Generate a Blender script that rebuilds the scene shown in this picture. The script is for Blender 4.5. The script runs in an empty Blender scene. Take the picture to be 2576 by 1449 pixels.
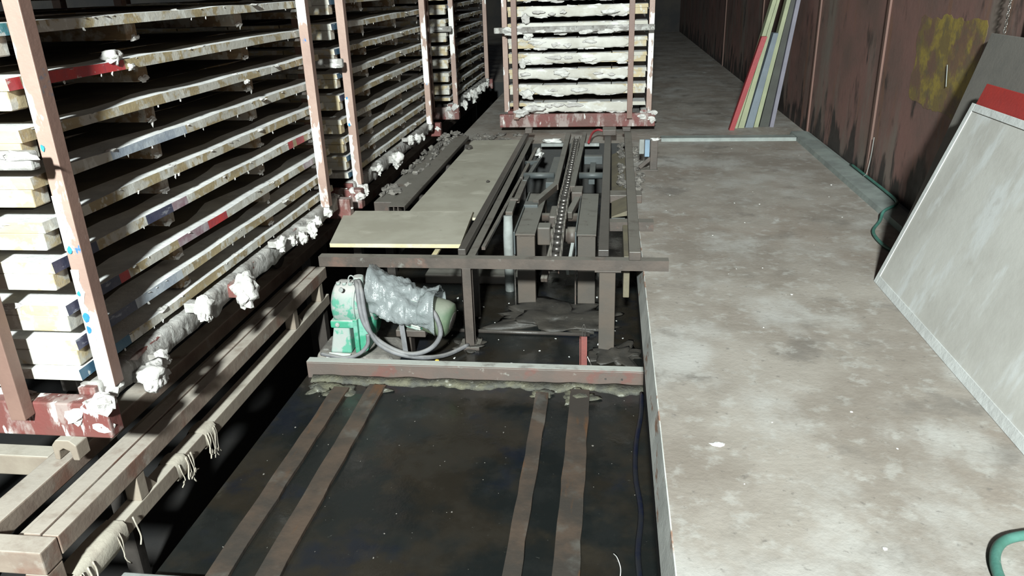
import bpy, bmesh, math, random
from mathutils import Vector, Matrix, noise
random.seed(7)
S = bpy.context.scene
COL = S.collection

# ------------------------------------------------------------ camera, world, lamp, exposure
FW, FH, FPX = 2576.0, 1449.0, 1930.0
d = Vector((1541 - 1288, -55 - 724.5, FPX)).normalized()      # world +Y seen in camera axes (right, down, forward)
n = Vector((1, -0.032, 0)).cross(d).normalized()              # world up
if n.y > 0: n = -n
xx = d.cross(n)
if xx.x < 0: xx = -xx
R = Matrix((xx, d, n))
cam_d = bpy.data.cameras.new('camera'); cam = bpy.data.objects.new('camera', cam_d); COL.objects.link(cam)
cam_d.sensor_width = 36.0; cam_d.lens = FPX / FW * 36.0; cam_d.clip_start = 0.02; cam_d.clip_end = 100
right, down, fwd = R.col[0].copy(), R.col[1].copy(), R.col[2].copy()
M3 = Matrix((right, -down, -fwd)).transposed()
cam.matrix_world = Matrix.Translation((0, 0, 1.5)) @ M3.to_4x4()
S.camera = cam

W = bpy.data.worlds.new('world'); S.world = W; W.use_nodes = True
W.node_tree.nodes['Background'].inputs[0].default_value = (0.45, 0.62, 1.0, 1)
W.node_tree.nodes['Background'].inputs[1].default_value = 0.014
ld = bpy.data.lights.new('hall_lamp', 'POINT'); lo = bpy.data.objects.new('hall_lamp', ld); COL.objects.link(lo)
lo.location = (-0.20, -5.2, 4.7); ld.energy = 10900; ld.color = (0.92, 1.0, 0.97); ld.shadow_soft_size = 0.26
S.view_settings.view_transform = 'Standard'; S.view_settings.look = 'None'
S.view_settings.exposure = 0.0; S.view_settings.gamma = 1.0; S.view_settings.use_curve_mapping = False

# ------------------------------------------------------------ materials
def N(nt, t, **k):
    nd = nt.nodes.new(t)
    for a, b in k.items(): setattr(nd, a, b)
    return nd
def ramp(nt, src, p0, p1):
    m = N(nt, 'ShaderNodeMapRange'); m.interpolation_type = 'SMOOTHSTEP'
    nt.links.new(src, m.inputs['Value']); m.inputs['From Min'].default_value = p0; m.inputs['From Max'].default_value = p1
    return m.outputs['Result']
def noise_fac(nt, pos, scale, p0, p1, detail=5, stretch=(1, 1, 1), rough=0.6, off=0.0):
    mp = N(nt, 'ShaderNodeMapping'); nt.links.new(pos, mp.inputs['Vector'])
    mp.inputs['Scale'].default_value = stretch; mp.inputs['Location'].default_value = (off, off * 1.7, -off)
    t = N(nt, 'ShaderNodeTexNoise'); nt.links.new(mp.outputs[0], t.inputs['Vector'])
    t.inputs['Scale'].default_value = scale; t.inputs['Detail'].default_value = detail; t.inputs['Roughness'].default_value = rough
    return ramp(nt, t.outputs['Fac'], p0, p1), t.outputs['Fac']
def mixc(nt, a, b, fac):
    m = N(nt, 'ShaderNodeMix', data_type='RGBA')
    for s, v in ((6, a), (7, b)):
        if isinstance(v, tuple): m.inputs[s].default_value = (*v, 1)
        else: nt.links.new(v, m.inputs[s])
    if isinstance(fac, float): m.inputs[0].default_value = fac
    else: nt.links.new(fac, m.inputs[0])
    return m.outputs[2]
def mul(nt, a, b):
    m = N(nt, 'ShaderNodeMath', operation='MULTIPLY')
    nt.links.new(a, m.inputs[0])
    if isinstance(b, float): m.inputs[1].default_value = b
    else: nt.links.new(b, m.inputs[1])
    return m.outputs[0]
def upmask(nt, a=0.35, b=0.85, axis=2, sign=1):
    g = N(nt, 'ShaderNodeNewGeometry'); s = N(nt, 'ShaderNodeSeparateXYZ'); nt.links.new(g.outputs['Normal'], s.inputs[0])
    o = s.outputs[axis]
    if sign < 0: o = mul(nt, o, -1.0)
    return ramp(nt, o, a, b)
def mat(name, c1, c2=None, scale=6, th=(0.35, 0.65), layers=(), dust=None, rough=0.7, rough2=None, metal=0.0,
        bump=0.3, bscale=60, stretch=(1, 1, 1), seed=0.0, bdist=0.004):
    """layers: (colour, noise scale, from, to, stretch, amount); dust: (colour, amount) settled on upward faces"""
    m = bpy.data.materials.new(name); m.use_nodes = True; nt = m.node_tree; B = nt.nodes['Principled BSDF']
    pos = N(nt, 'ShaderNodeNewGeometry').outputs['Position']
    f, _ = noise_fac(nt, pos, scale, th[0], th[1], stretch=stretch, off=seed)
    c = mixc(nt, c1, c2 or c1, f)
    for i, L in enumerate(layers):
        col, sc, a, b, st, amt = L
        f2, _ = noise_fac(nt, pos, sc, a, b, stretch=st, off=seed + 3.1 * (i + 1), detail=6)
        c = mixc(nt, c, col, mul(nt, f2, amt))
    if dust:
        u = upmask(nt); fd, _ = noise_fac(nt, pos, 9, 0.18, 0.52, off=seed + 9)
        c = mixc(nt, c, dust[0], mul(nt, mul(nt, u, fd), dust[1]))
    nt.links.new(c, B.inputs['Base Color'])
    if rough2 is not None:
        fr, _ = noise_fac(nt, pos, 5, 0.35, 0.65, off=seed + 5)
        mr = N(nt, 'ShaderNodeMapRange'); nt.links.new(fr, mr.inputs['Value'])
        mr.inputs['To Min'].default_value = rough; mr.inputs['To Max'].default_value = rough2
        nt.links.new(mr.outputs[0], B.inputs['Roughness'])
    else: B.inputs['Roughness'].default_value = rough
    B.inputs['Metallic'].default_value = metal
    if bump:
        _, hb = noise_fac(nt, pos, bscale, 0, 1, detail=8, off=seed)
        bn = N(nt, 'ShaderNodeBump'); bn.inputs['Strength'].default_value = bump; bn.inputs['Distance'].default_value = bdist
        nt.links.new(hb, bn.inputs['Height']); nt.links.new(bn.outputs[0], B.inputs['Normal'])
    return m
I3 = (1, 1, 1)
PL = (0.66, 0.66, 0.62); PLG = (0.38, 0.38, 0.36)
M = {}
M['floor'] = mat('floor_concrete', (0.30, 0.272, 0.24), (0.225, 0.196, 0.168), 1.3, (0.40, 0.60),
    [((0.41, 0.405, 0.385), 2.2, 0.48, 0.70, (1, 0.8, 1), 0.75), ((0.15, 0.135, 0.12), 2.6, 0.54, 0.70, I3, 0.75), ((0.23, 0.185, 0.15), 1.1, 0.50, 0.68, I3, 0.6),
     ((0.38, 0.37, 0.345), 14, 0.52, 0.70, (1, 1, 1), 0.6), ((0.12, 0.11, 0.10), 30, 0.60, 0.72, I3, 0.55), ((0.50, 0.50, 0.48), 5, 0.66, 0.74, (1, 0.5, 1), 0.7)],
    rough=0.5, rough2=0.85, bump=0.35, bscale=45, bdist=0.006)
M['floor_edge'] = mat('pit_edge_angle', (0.62, 0.63, 0.60), (0.44, 0.45, 0.43), 5, layers=[((0.25, 0.09, 0.03), 6, 0.56, 0.66, (1, 1, 3), 0.8), ((0.10, 0.09, 0.08), 9, 0.6, 0.7, (1, 1, 0.3), 0.7)], rough=0.6)
M['pit'] = mat('wet_oily_pit_floor', (0.010, 0.0115, 0.0112), (0.019, 0.016, 0.012), 2.2, (0.42, 0.6),
    [((0.007, 0.010, 0.017), 1.8, 0.55, 0.65, I3, 0.7), ((0.028, 0.023, 0.016), 5, 0.58, 0.72, I3, 0.5), ((0.10, 0.10, 0.09), 40, 0.66, 0.74, I3, 0.35)], rough=0.10, rough2=0.45, bump=0.25, bscale=22, bdist=0.004)
M['strip'] = mat('rusty_flat_bar', (0.078, 0.055, 0.041), (0.042, 0.036, 0.031), 4, layers=[((0.12, 0.055, 0.022), 4, 0.55, 0.68, (3, .6, 1), 0.7), ((0.11, 0.11, 0.10), 5, 0.55, 0.7, I3, 0.5)], rough=0.55, bump=0.5, bscale=30)
M['curb'] = mat('teal_grey_curb', (0.27, 0.305, 0.285), (0.19, 0.21, 0.20), 5, layers=[((0.30, 0.30, 0.27), 9, 0.56, 0.7, I3, 0.5)], rough=0.6)
M['wall'] = mat('rusty_painted_wall_sheet', (0.235, 0.125, 0.108), (0.165, 0.105, 0.09), 1.6, (0.35, 0.65),
    [((0.20, 0.175, 0.15), 1.7, 0.50, 0.66, (1, 1.3, 0.35), 0.8), ((0.22, 0.11, 0.065), 2.6, 0.56, 0.66, (1, 2, 0.3), 0.6), ((0.03, 0.024, 0.022), 2.4, 0.56, 0.70, (1, 2.0, 0.8), 0.8)], rough=0.55, rough2=0.75, bump=0.3, bscale=25)
M['rust_band'] = mat('wall_rust_streak', (0.165, 0.088, 0.070), (0.13, 0.08, 0.065), 3, stretch=(1, 2, .4), rough=0.7)
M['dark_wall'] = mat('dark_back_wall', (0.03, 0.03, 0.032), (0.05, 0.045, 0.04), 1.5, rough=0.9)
M['trench'] = mat('dark_trench_silt', (0.012, 0.012, 0.013), (0.02, 0.018, 0.017), 3, rough=0.9)
M['pit_side'] = mat('damp_dark_pit_wall', (0.014, 0.016, 0.017), (0.022, 0.021, 0.019), 3, rough=0.7)
M['blue_spot'] = mat('bright_blue_paint', (0.03, 0.17, 0.50), (0.04, 0.30, 0.45), 20, rough=0.45)
M['debris'] = mat('crumbled_dirty_plaster', (0.20, 0.185, 0.165), (0.12, 0.11, 0.10), 14, layers=[((0.4, 0.39, 0.37), 20, 0.6, 0.68, I3, 0.6)], rough=0.9)
M['yellow'] = mat('worn_yellow_patch', (0.20, 0.145, 0.055), (0.34, 0.255, 0.055), 7, (0.45, 0.62), [((0.17, 0.095, 0.075), 5, 0.47, 0.60, I3, 0.85), ((0.14, 0.115, 0.07), 16, 0.5, 0.62, I3, 0.5)], rough=0.6)
M['lit_plaster'] = mat('plaster_deck_top_painted_lit', (0.72, 0.72, 0.71), (0.56, 0.56, 0.56), 8, layers=[((0.78, 0.78, 0.76), 14, 0.54, 0.66, I3, 0.7)], rough=0.8, bump=0.6, bscale=40, bdist=0.006)  # plaster rim, its whiteness also painting the lit strip of the tray tops
M['deck_shade'] = mat('inner_deck_painted_shade', (0.10, 0.082, 0.062), (0.06, 0.05, 0.042), 5, rough=0.9)  # dark brown that paints the shade between the trays onto the boards
def woodmat(name, base, dark, plaster=0.9, s=0.0):
    return mat(name, base, dark, 7, (0.35, 0.65), [((0.50, 0.49, 0.45), 6, 0.47, 0.54, (1, 1, 1.2), plaster), (PL, 12, 0.55, 0.59, (1, 1, .6), 0.75 * plaster), (PLG, 22, 0.56, 0.66, I3, 0.5), ((0.10, 0.08, 0.05), 26, 0.66, 0.72, I3, 0.5)],
               rough=0.75, bump=0.4, bscale=50, stretch=(1, 0.5, 4), seed=s)
M['wood'] = woodmat('tray_wood_with_plaster', (0.38, 0.305, 0.175), (0.30, 0.235, 0.135), 0.85)
M['wood_clean'] = woodmat('tray_end_wood', (0.52, 0.43, 0.27), (0.44, 0.36, 0.22), 0.85, 4.0)
M['wood_dark'] = woodmat('batten_wood', (0.20, 0.125, 0.06), (0.13, 0.08, 0.045), 0.35, 8.0)
M['p_red'] = mat('red_paint_on_wood', (0.50, 0.045, 0.045), (0.35, 0.05, 0.06), 12, layers=[(PL, 20, 0.60, 0.66, I3, 0.7)], rough=0.5)
M['p_navy'] = mat('navy_paint_on_wood', (0.040, 0.045, 0.085), (0.07, 0.07, 0.11), 14, layers=[((0.4, 0.41, 0.45), 18, 0.58, 0.66, (1, .5, 2), 0.5)], rough=0.5)
M['p_blue'] = mat('blue_paint_on_wood', (0.035, 0.10, 0.17), (0.06, 0.13, 0.19), 10, layers=[(PL, 16, 0.63, 0.68, I3, 0.6)], rough=0.5)
M['p_mauve'] = mat('mauve_paint_on_wood', (0.25, 0.14, 0.17), (0.42, 0.38, 0.40), 12, rough=0.6)
M['p_slate'] = mat('slate_paint_on_wood', (0.28, 0.32, 0.38), (0.46, 0.50, 0.54), 12, rough=0.6)
M['p_teal'] = mat('teal_paint_on_wood', (0.05, 0.22, 0.22), (0.10, 0.22, 0.30), 12, layers=[(PL, 16, 0.6, 0.65, I3, 0.6)], rough=0.6)
M['plaster'] = mat('white_plaster_lumps', (0.70, 0.69, 0.66), (0.48, 0.46, 0.44), 9, layers=[((0.28, 0.26, 0.24), 18, 0.6, 0.7, I3, 0.5)], rough=0.85, bump=0.9, bscale=45, bdist=0.01)
M['smear'] = mat('smeared_white_plaster', (0.64, 0.63, 0.585), (0.50, 0.48, 0.43), 3.5, (0.35, 0.65), [((0.42, 0.37, 0.27), 5, 0.56, 0.68, (1, 1, 2), 0.6), ((0.74, 0.74, 0.72), 6, 0.56, 0.66, (1, 1, 2), 0.8)], rough=0.85, bump=0.4, bscale=30)
M['crust'] = mat('grey_plaster_crust', (0.36, 0.35, 0.335), (0.22, 0.205, 0.19), 10, layers=[((0.6, 0.6, 0.57), 14, 0.56, 0.66, (1, 2, 1), 0.6), ((0.10, 0.09, 0.08), 22, 0.58, 0.66, (1, 2, .5), 0.6)], rough=0.9, bump=0.8, bscale=32, bdist=0.010)
M['post'] = mat('brown_primer_post', (0.225, 0.138, 0.11), (0.18, 0.108, 0.088), 4, (0.3, 0.7), [((0.60, 0.58, 0.55), 5, 0.64, 0.68, (1, 1, .6), 0.85), ((0.10, 0.11, 0.14), 5, 0.63, 0.66, I3, 0.7)], rough=0.5, bump=0.25, bscale=40)
M['post_front'] = mat('plaster_splashed_post_front', (0.38, 0.265, 0.22), (0.31, 0.21, 0.175), 4, (0.3, 0.7), [((0.74, 0.73, 0.70), 3.2, 0.53, 0.56, (1.5, 1, .6), 1.0), ((0.03, 0.16, 0.42), 16, 0.665, 0.685, (1, 1, .5), 0.9)], rough=0.5, bump=0.5, bscale=35)
M['base_red'] = mat('red_brown_base_paint', (0.17, 0.05, 0.045), (0.14, 0.065, 0.055), 5, layers=[((0.33, 0.27, 0.25), 7, 0.50, 0.62, (1.5, 1, .7), 0.85), ((0.72, 0.71, 0.69), 12, 0.60, 0.66, (1.5, 1, .4), 0.8)], rough=0.55, bump=0.5, bscale=40)
M['beam'] = mat('dusty_brown_beam', (0.185, 0.135, 0.108), (0.25, 0.20, 0.16), 5, layers=[((0.17, 0.075, 0.05), 3, 0.54, 0.66, I3, 0.7), ((0.36, 0.34, 0.30), 11, 0.58, 0.70, I3, 0.4)], dust=((0.38, 0.34, 0.295), 1.0), rough=0.7, bump=0.4, bscale=35)
M['chord'] = mat('dusty_tan_chord', (0.21, 0.17, 0.135), (0.26, 0.22, 0.175), 5, dust=((0.42, 0.385, 0.33), 0.95), rough=0.8, bump=0.3, bscale=35)
M['steel'] = mat('greasy_brown_steel', (0.088, 0.069, 0.058), (0.062, 0.051, 0.044), 6, layers=[((0.15, 0.085, 0.065), 5, 0.56, 0.66, I3, 0.5), ((0.24, 0.24, 0.22), 12, 0.62, 0.72, I3, 0.5)], dust=((0.165, 0.155, 0.135), 0.85), rough=0.5, bump=0.35, bscale=40)
M['dark_steel'] = mat('dark_greasy_steel', (0.055, 0.047, 0.042), (0.04, 0.035, 0.032), 6, dust=((0.09, 0.082, 0.072), 0.6), rough=0.4, bump=0.4, bscale=40)
M['column'] = mat('dusty_column_steel', (0.09, 0.071, 0.057), (0.072, 0.063, 0.054), 4, dust=((0.17, 0.165, 0.145), 0.95), rough=0.55, bump=0.2, bscale=35)
M['tealsteel'] = mat('grey_green_steel', (0.075, 0.088, 0.09), (0.06, 0.068, 0.07), 4, dust=((0.14, 0.145, 0.135), 0.6), rough=0.5, bump=0.2)
M['bright_steel'] = mat('worn_bright_steel', (0.24, 0.225, 0.21), (0.12, 0.11, 0.10), 20, rough=0.35, metal=0.8, bump=0.2)
M['palegrey'] = mat('plaster_coated_pole', (0.30, 0.32, 0.31), (0.22, 0.23, 0.22), 7, layers=[((0.5, 0.5, 0.48), 14, 0.6, 0.68, I3, 0.6)], rough=0.8, bump=0.6, bscale=30)
M['angle_top'] = mat('angle_with_plaster_top', (0.12, 0.085, 0.072), (0.10, 0.08, 0.07), 6, layers=[((0.15, 0.06, 0.05), 5, 0.56, 0.64, I3, 0.6), ((0.3, 0.3, 0.27), 15, 0.62, 0.7, I3, 0.5)], dust=((0.40, 0.41, 0.38), 1.0), rough=0.6, bump=0.4, bscale=35)
M['sludge'] = mat('yellowish_plaster_sludge', (0.13, 0.125, 0.085), (0.07, 0.07, 0.06), 9, layers=[((0.4, 0.4, 0.35), 20, 0.6, 0.68, I3, 0.6)], rough=0.7, bump=1.0, bscale=40, bdist=0.012)
M['mud'] = mat('caked_dark_mud', (0.05, 0.044, 0.037), (0.035, 0.032, 0.028), 8, layers=[((0.12, 0.12, 0.11), 30, 0.6, 0.7, I3, 0.4)], rough=0.6, bump=0.8, bscale=40)
M['ply'] = mat('dusty_plywood', (0.37, 0.35, 0.29), (0.31, 0.29, 0.235), 3.5, (0.35, 0.65), [((0.50, 0.475, 0.40), 3, 0.55, 0.7, (1, 1.5, 1), 0.6), ((0.10, 0.09, 0.07), 9, 0.64, 0.72, I3, 0.4), ((0.42, 0.42, 0.36), 7, 0.68, 0.72, (.6, 2, 1), 0.7)], rough=0.75, bump=0.15)
M['ply_edge'] = mat('plywood_edge', (0.55, 0.50, 0.38), (0.50, 0.43, 0.26), 8, layers=[((0.3, 0.26, 0.18), 20, 0.58, 0.66, (2, 2, 8), 0.6)], rough=0.7)
M['green'] = mat('dusty_green_motor', (0.03, 0.22, 0.13), (0.04, 0.26, 0.16), 5, layers=[((0.45, 0.46, 0.44), 5, 0.50, 0.60, (1, 1, .6), 0.55), ((0.25, 0.42, 0.38), 8, 0.52, 0.64, I3, 0.5)], dust=((0.46, 0.46, 0.44), 1.0), rough=0.6, bump=0.3, bscale=40)
M['gear_grey'] = mat('dust_covered_housing', (0.29, 0.31, 0.295), (0.20, 0.31, 0.27), 6, layers=[((0.04, 0.26, 0.17), 9, 0.54, 0.60, I3, 0.85)], dust=((0.42, 0.41, 0.39), 1.0), rough=0.75, bump=0.3, bscale=40)
M['green_dust'] = mat('faded_green_fan_cover', (0.075, 0.115, 0.07), (0.13, 0.16, 0.10), 8, dust=((0.20, 0.21, 0.17), 0.8), rough=0.65)
M['cable'] = mat('dusty_grey_cable', (0.17, 0.17, 0.18), (0.11, 0.11, 0.115), 12, dust=((0.28, 0.27, 0.26), 0.6), rough=0.6)
M['darkcable'] = mat('wet_dark_cable', (0.008, 0.010, 0.022), (0.015, 0.016, 0.02), 12, rough=0.3)
M['hose'] = mat('green_rubber_hose', (0.04, 0.13, 0.10), (0.06, 0.17, 0.14), 12, layers=[((0.2, 0.22, 0.2), 20, 0.6, 0.68, I3, 0.5)], rough=0.55)
M['white_board'] = mat('plastered_white_panel', (0.52, 0.515, 0.485), (0.44, 0.43, 0.40), 2.5, (0.35, 0.65), [((0.60, 0.62, 0.62), 3.5, 0.52, 0.66, (1, 2, .7), 0.7), ((0.38, 0.36, 0.33), 9, 0.60, 0.72, I3, 0.4)], rough=0.6, bump=0.25, bscale=22, bdist=0.004)
M['white_rim'] = mat('panel_rim', (0.60, 0.62, 0.61), (0.50, 0.51, 0.50), 5, rough=0.65, bump=0.7, bscale=30)
M['red_board'] = mat('red_board', (0.36, 0.035, 0.028), (0.28, 0.03, 0.028), 3, rough=0.5)
M['grey_board'] = mat('grey_board', (0.165, 0.155, 0.14), (0.13, 0.125, 0.115), 4, rough=0.6)
M['lean_red'] = mat('red_lath', (0.30, 0.035, 0.04), (0.25, 0.03, 0.035), 5, rough=0.5)
M['lean_green'] = mat('pale_green_lath', (0.30, 0.32, 0.20), (0.25, 0.27, 0.175), 5, rough=0.7)
M['lean_blue'] = mat('blue_grey_lath', (0.16, 0.19, 0.22), (0.13, 0.155, 0.18), 5, rough=0.7)
M['lean_dark'] = mat('dark_grey_sheet', (0.055, 0.058, 0.05), (0.045, 0.045, 0.04), 5, rough=0.7)
M['lean_mauve'] = mat('mauve_grey_lath', (0.19, 0.18, 0.22), (0.16, 0.155, 0.19), 5, rough=0.7)
M['bluebox'] = mat('light_blue_plate', (0.20, 0.29, 0.38), (0.16, 0.23, 0.30), 8, rough=0.5)
M['white'] = mat('white_scrap', (0.7, 0.7, 0.68), (0.6, 0.6, 0.58), 20, rough=0.7)
M['yellow_bit'] = mat('yellow_foam', (0.6, 0.42, 0.05), rough=0.8)
M['rag'] = mat('dusty_rag', (0.42, 0.385, 0.32), (0.34, 0.30, 0.25), 12, rough=0.9, bump=0.5)
M['ochre'] = mat('ochre_plate', (0.15, 0.13, 0.085), (0.11, 0.095, 0.07), 6, rough=0.7)
M['redpost'] = mat('red_brown_channel', (0.20, 0.06, 0.05), (0.16, 0.055, 0.05), 8, rough=0.6)
m = bpy.data.materials.new('cloudy_polythene'); m.use_nodes = True; b = m.node_tree.nodes['Principled BSDF']
b.inputs['Base Color'].default_value = (0.27, 0.295, 0.30, 1); b.inputs['Roughness'].default_value = 0.25; b.inputs['Alpha'].default_value = 0.6
nt = m.node_tree; pos = N(nt, 'ShaderNodeNewGeometry').outputs['Position']; _, h = noise_fac(nt, pos, 14, 0, 1)
bn = N(nt, 'ShaderNodeBump'); bn.inputs['Strength'].default_value = 0.8; bn.inputs['Distance'].default_value = 0.02
nt.links.new(h, bn.inputs['Height']); nt.links.new(bn.outputs[0], b.inputs['Normal'])
M['bag'] = m

# ------------------------------------------------------------ mesh helpers
class MB:
    def __init__(s): s.v, s.f, s.m, s.sm = [], [], [], []
    def add(s, vs, fs, mi=0, smooth=False):
        o = len(s.v); s.v += [tuple(v) for v in vs]; s.f += [tuple(i + o for i in f) for f in fs]
        s.m += [mi] * len(fs) if isinstance(mi, int) else mi; s.sm += [smooth] * len(fs); return s
    def hexa(s, p, mi=0):   # 8 corners: bottom 0-3 ccw, top 4-7
        return s.add(p, [(3, 2, 1, 0), (4, 5, 6, 7), (0, 1, 5, 4), (1, 2, 6, 5), (2, 3, 7, 6), (3, 0, 4, 7)], mi)
    def box(s, x0, x1, y0, y1, z0, z1, mi=0):
        return s.hexa([(x0, y0, z0), (x1, y0, z0), (x1, y1, z0), (x0, y1, z0), (x0, y0, z1), (x1, y0, z1), (x1, y1, z1), (x0, y1, z1)], mi)
    def bar(s, a, b, w, h, up=(0, 0, 1), mi=0):
        a, b = Vector(a), Vector(b); t = (b - a).normalized(); u = Vector(up)
        sd = t.cross(u).normalized() * (w / 2); u2 = sd.cross(t).normalized() * (h / 2)
        c = [a - sd - u2, a + sd - u2, b + sd - u2, b - sd - u2, a - sd + u2, a + sd + u2, b + sd + u2, b - sd + u2]
        return s.hexa(c, mi)
    def tube(s, pts, r, nn=10, mi=0, cap=True):
        pts = [Vector(p) for p in pts]; rs = r if isinstance(r, (list, tuple)) else [r] * len(pts)
        vs, fs = [], []; u = None
        for i, p in enumerate(pts):
            t = (pts[min(i + 1, len(pts) - 1)] - pts[max(i - 1, 0)]).normalized()
            if u is None:
                u = t.orthogonal().normalized()
            u = (u - t * u.dot(t)).normalized(); w = t.cross(u)
            for k in range(nn):
                a = 2 * math.pi * k / nn; vs.append(p + (u * math.cos(a) + w * math.sin(a)) * rs[i])
        for i in range(len(pts) - 1):
            for k in range(nn):
                a, b_ = i * nn + k, i * nn + (k + 1) % nn; fs.append((a, b_, b_ + nn, a + nn))
        s.add(vs, fs, mi, True)
        if cap:
            o = len(s.v) - len(vs)
            s.f += [tuple(o + k for k in range(nn))[::-1], tuple(o + (len(pts) - 1) * nn + k for k in range(nn))]
            s.m += [mi, mi]; s.sm += [False, False]
        return s
    def cyl(s, a, b, r, nn=20, mi=0): return s.tube([a, b], r, nn, mi)
    def prism(s, outline, axis, a, b, mi=0):  # outline in the other two axes (cyclic order)
        n_ = len(outline)
        def P(q, t):
            return (t, q[0], q[1]) if axis == 0 else (q[0], t, q[1]) if axis == 1 else (q[0], q[1], t)
        vs = [P(q, a) for q in outline] + [P(q, b) for q in outline]
        fs = [tuple(range(n_)), tuple(range(2 * n_ - 1, n_ - 1, -1))] + [(i, i + n_, (i + 1) % n_ + n_, (i + 1) % n_) for i in range(n_)]
        return s.add(vs, fs, mi)
    def blob(s, c, r, seed=0, sub=2, amp=0.35, fr=1.6, mi=0):
        bm = bmesh.new(); bmesh.ops.create_icosphere(bm, subdivisions=sub, radius=1)
        vs = []
        for v in bm.verts:
            k = 1 + amp * noise.noise(v.co * fr + Vector((seed * 7.3, seed * 1.7, 0))) * 1.6 + amp * 0.35 * noise.noise(v.co * fr * 3 + Vector((0, seed * 3.1, 9)))
            vs.append((c[0] + v.co.x * r[0] * k, c[1] + v.co.y * r[1] * k, c[2] + v.co.z * r[2] * k))
        fs = [tuple(v.index for v in f.verts) for f in bm.faces]; bm.free()
        return s.add(vs, fs, mi, sub >= 3)
    def mesh(s, name, mats, org=(0, 0, 0)):
        me = bpy.data.meshes.new(name); ox, oy, oz = org
        me.from_pydata([(a - ox, b_ - oy, c - oz) for a, b_, c in s.v], [], s.f)
        for k in (mats if isinstance(mats, (list, tuple)) else [mats]): me.materials.append(M[k])
        me.polygons.foreach_set('material_index', s.m); me.polygons.foreach_set('use_smooth', s.sm)
        bm = bmesh.new(); bm.from_mesh(me); bmesh.ops.recalc_face_normals(bm, faces=bm.faces); bm.to_mesh(me); bm.free()
        return me
    def build(s, name, mats, parent=None, org=None, bevel=0.0):
        if org is None: org = tuple(wloc(parent)) if parent else (0, 0, 0)
        return link(name, s.mesh(name, mats, org), parent, bevel)
def wloc(o):
    v = Vector((0, 0, 0))
    while o: v = v + o.location; o = o.parent
    return v
def link(name, me, parent=None, bevel=0.0):
    o = bpy.data.objects.new(name, me); COL.objects.link(o); o.parent = parent
    if bevel:
        bv = o.modifiers.new('bevel', 'BEVEL'); bv.width = bevel; bv.segments = 2; bv.limit_method = 'ANGLE'; bv.angle_limit = 0.7
    return o
def tag(o, label, cat, group=None):
    o['label'] = label; o['category'] = cat
    if group: o['group'] = group
    return o
def thing(name, loc, label, cat, group=None):
    o = bpy.data.objects.new(name, None); o.empty_display_size = 0.1; COL.objects.link(o); o.location = loc
    return tag(o, label, cat, group)
def solo(name, mb, mats, label, cat, loc, group=None, bevel=0.0):
    o = mb.build(name, mats, None, loc, bevel); o.location = loc; return tag(o, label, cat, group)
def struct(name, mb, mats, bevel=0.0):
    o = mb.build(name, mats, None, None, bevel); o['kind'] = 'structure'; return o
def stuff(o): o['kind'] = 'stuff'; return o
def smooth_path(pts, k=6):
    pts = [Vector(p) for p in pts]; out = []
    P = [pts[0] * 2 - pts[1]] + pts + [pts[-1] * 2 - pts[-2]]
    for i in range(1, len(P) - 2):
        for j in range(k):
            t = j / k; a, b_, c, e = P[i - 1], P[i], P[i + 1], P[i + 2]
            out.append(0.5 * ((2 * b_) + (c - a) * t + (2 * a - 5 * b_ + 4 * c - e) * t * t + (3 * b_ - a - 3 * c + e) * t ** 3))
    return out + [pts[-1]]

# ------------------------------------------------------------ the setting
PITZ = -0.5; TRZ = -1.1
f = MB()
f.box(0.2, 2.02, 0.3, 7.56, PITZ, 0.0)                 # raised concrete floor right of the pit
f.box(-1.55, 2.02, 7.56, 12.6, PITZ, 0.0); f.box(-4.6, 2.02, 12.6, 24.0, TRZ, 0.0)   # floor beyond the pit
fl = struct('floor', f, ['floor', 'floor_edge', 'pit_side'])
for p in fl.data.polygons:
    if p.normal.x < -0.9 or p.normal.y < -0.9: p.material_index = 2
struct('floor_pit', MB().box(-1.645, 0.2, 0.3, 7.56, TRZ, PITZ), 'pit')
struct('floor_trench', MB().box(-4.6, -1.55, 0.3, 12.6, TRZ - 0.1, TRZ), 'trench')
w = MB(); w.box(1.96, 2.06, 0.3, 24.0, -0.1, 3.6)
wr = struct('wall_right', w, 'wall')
for y in (2.6, 4.05, 6.05, 7.98, 10.9, 14.4):                # lapped seams of the wall sheets
    link('seam_strip', MB().box(1.945, 1.962, y, y + 0.045, 0.0, 3.6).mesh('seam_strip', 'rust_band'), wr, 0.003)
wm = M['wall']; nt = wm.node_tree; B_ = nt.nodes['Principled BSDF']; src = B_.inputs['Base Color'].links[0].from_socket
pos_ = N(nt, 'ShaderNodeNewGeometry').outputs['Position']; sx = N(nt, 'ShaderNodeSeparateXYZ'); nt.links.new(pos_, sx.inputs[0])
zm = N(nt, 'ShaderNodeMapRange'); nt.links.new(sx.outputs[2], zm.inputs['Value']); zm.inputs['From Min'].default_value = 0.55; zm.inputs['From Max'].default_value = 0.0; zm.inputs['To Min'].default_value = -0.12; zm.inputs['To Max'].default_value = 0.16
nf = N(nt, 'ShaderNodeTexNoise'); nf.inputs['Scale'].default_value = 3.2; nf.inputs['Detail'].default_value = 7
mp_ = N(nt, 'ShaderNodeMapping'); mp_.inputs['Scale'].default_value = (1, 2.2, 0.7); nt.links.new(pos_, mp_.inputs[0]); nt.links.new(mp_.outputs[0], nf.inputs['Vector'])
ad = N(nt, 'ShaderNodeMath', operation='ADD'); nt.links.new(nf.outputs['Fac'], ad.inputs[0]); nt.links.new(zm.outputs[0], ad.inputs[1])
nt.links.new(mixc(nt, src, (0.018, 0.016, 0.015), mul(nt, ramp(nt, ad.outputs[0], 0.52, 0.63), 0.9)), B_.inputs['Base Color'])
yp = MB(); r_ = random.Random(3)                        # worn yellow paint patch with a ragged outline
pts = []
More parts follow.
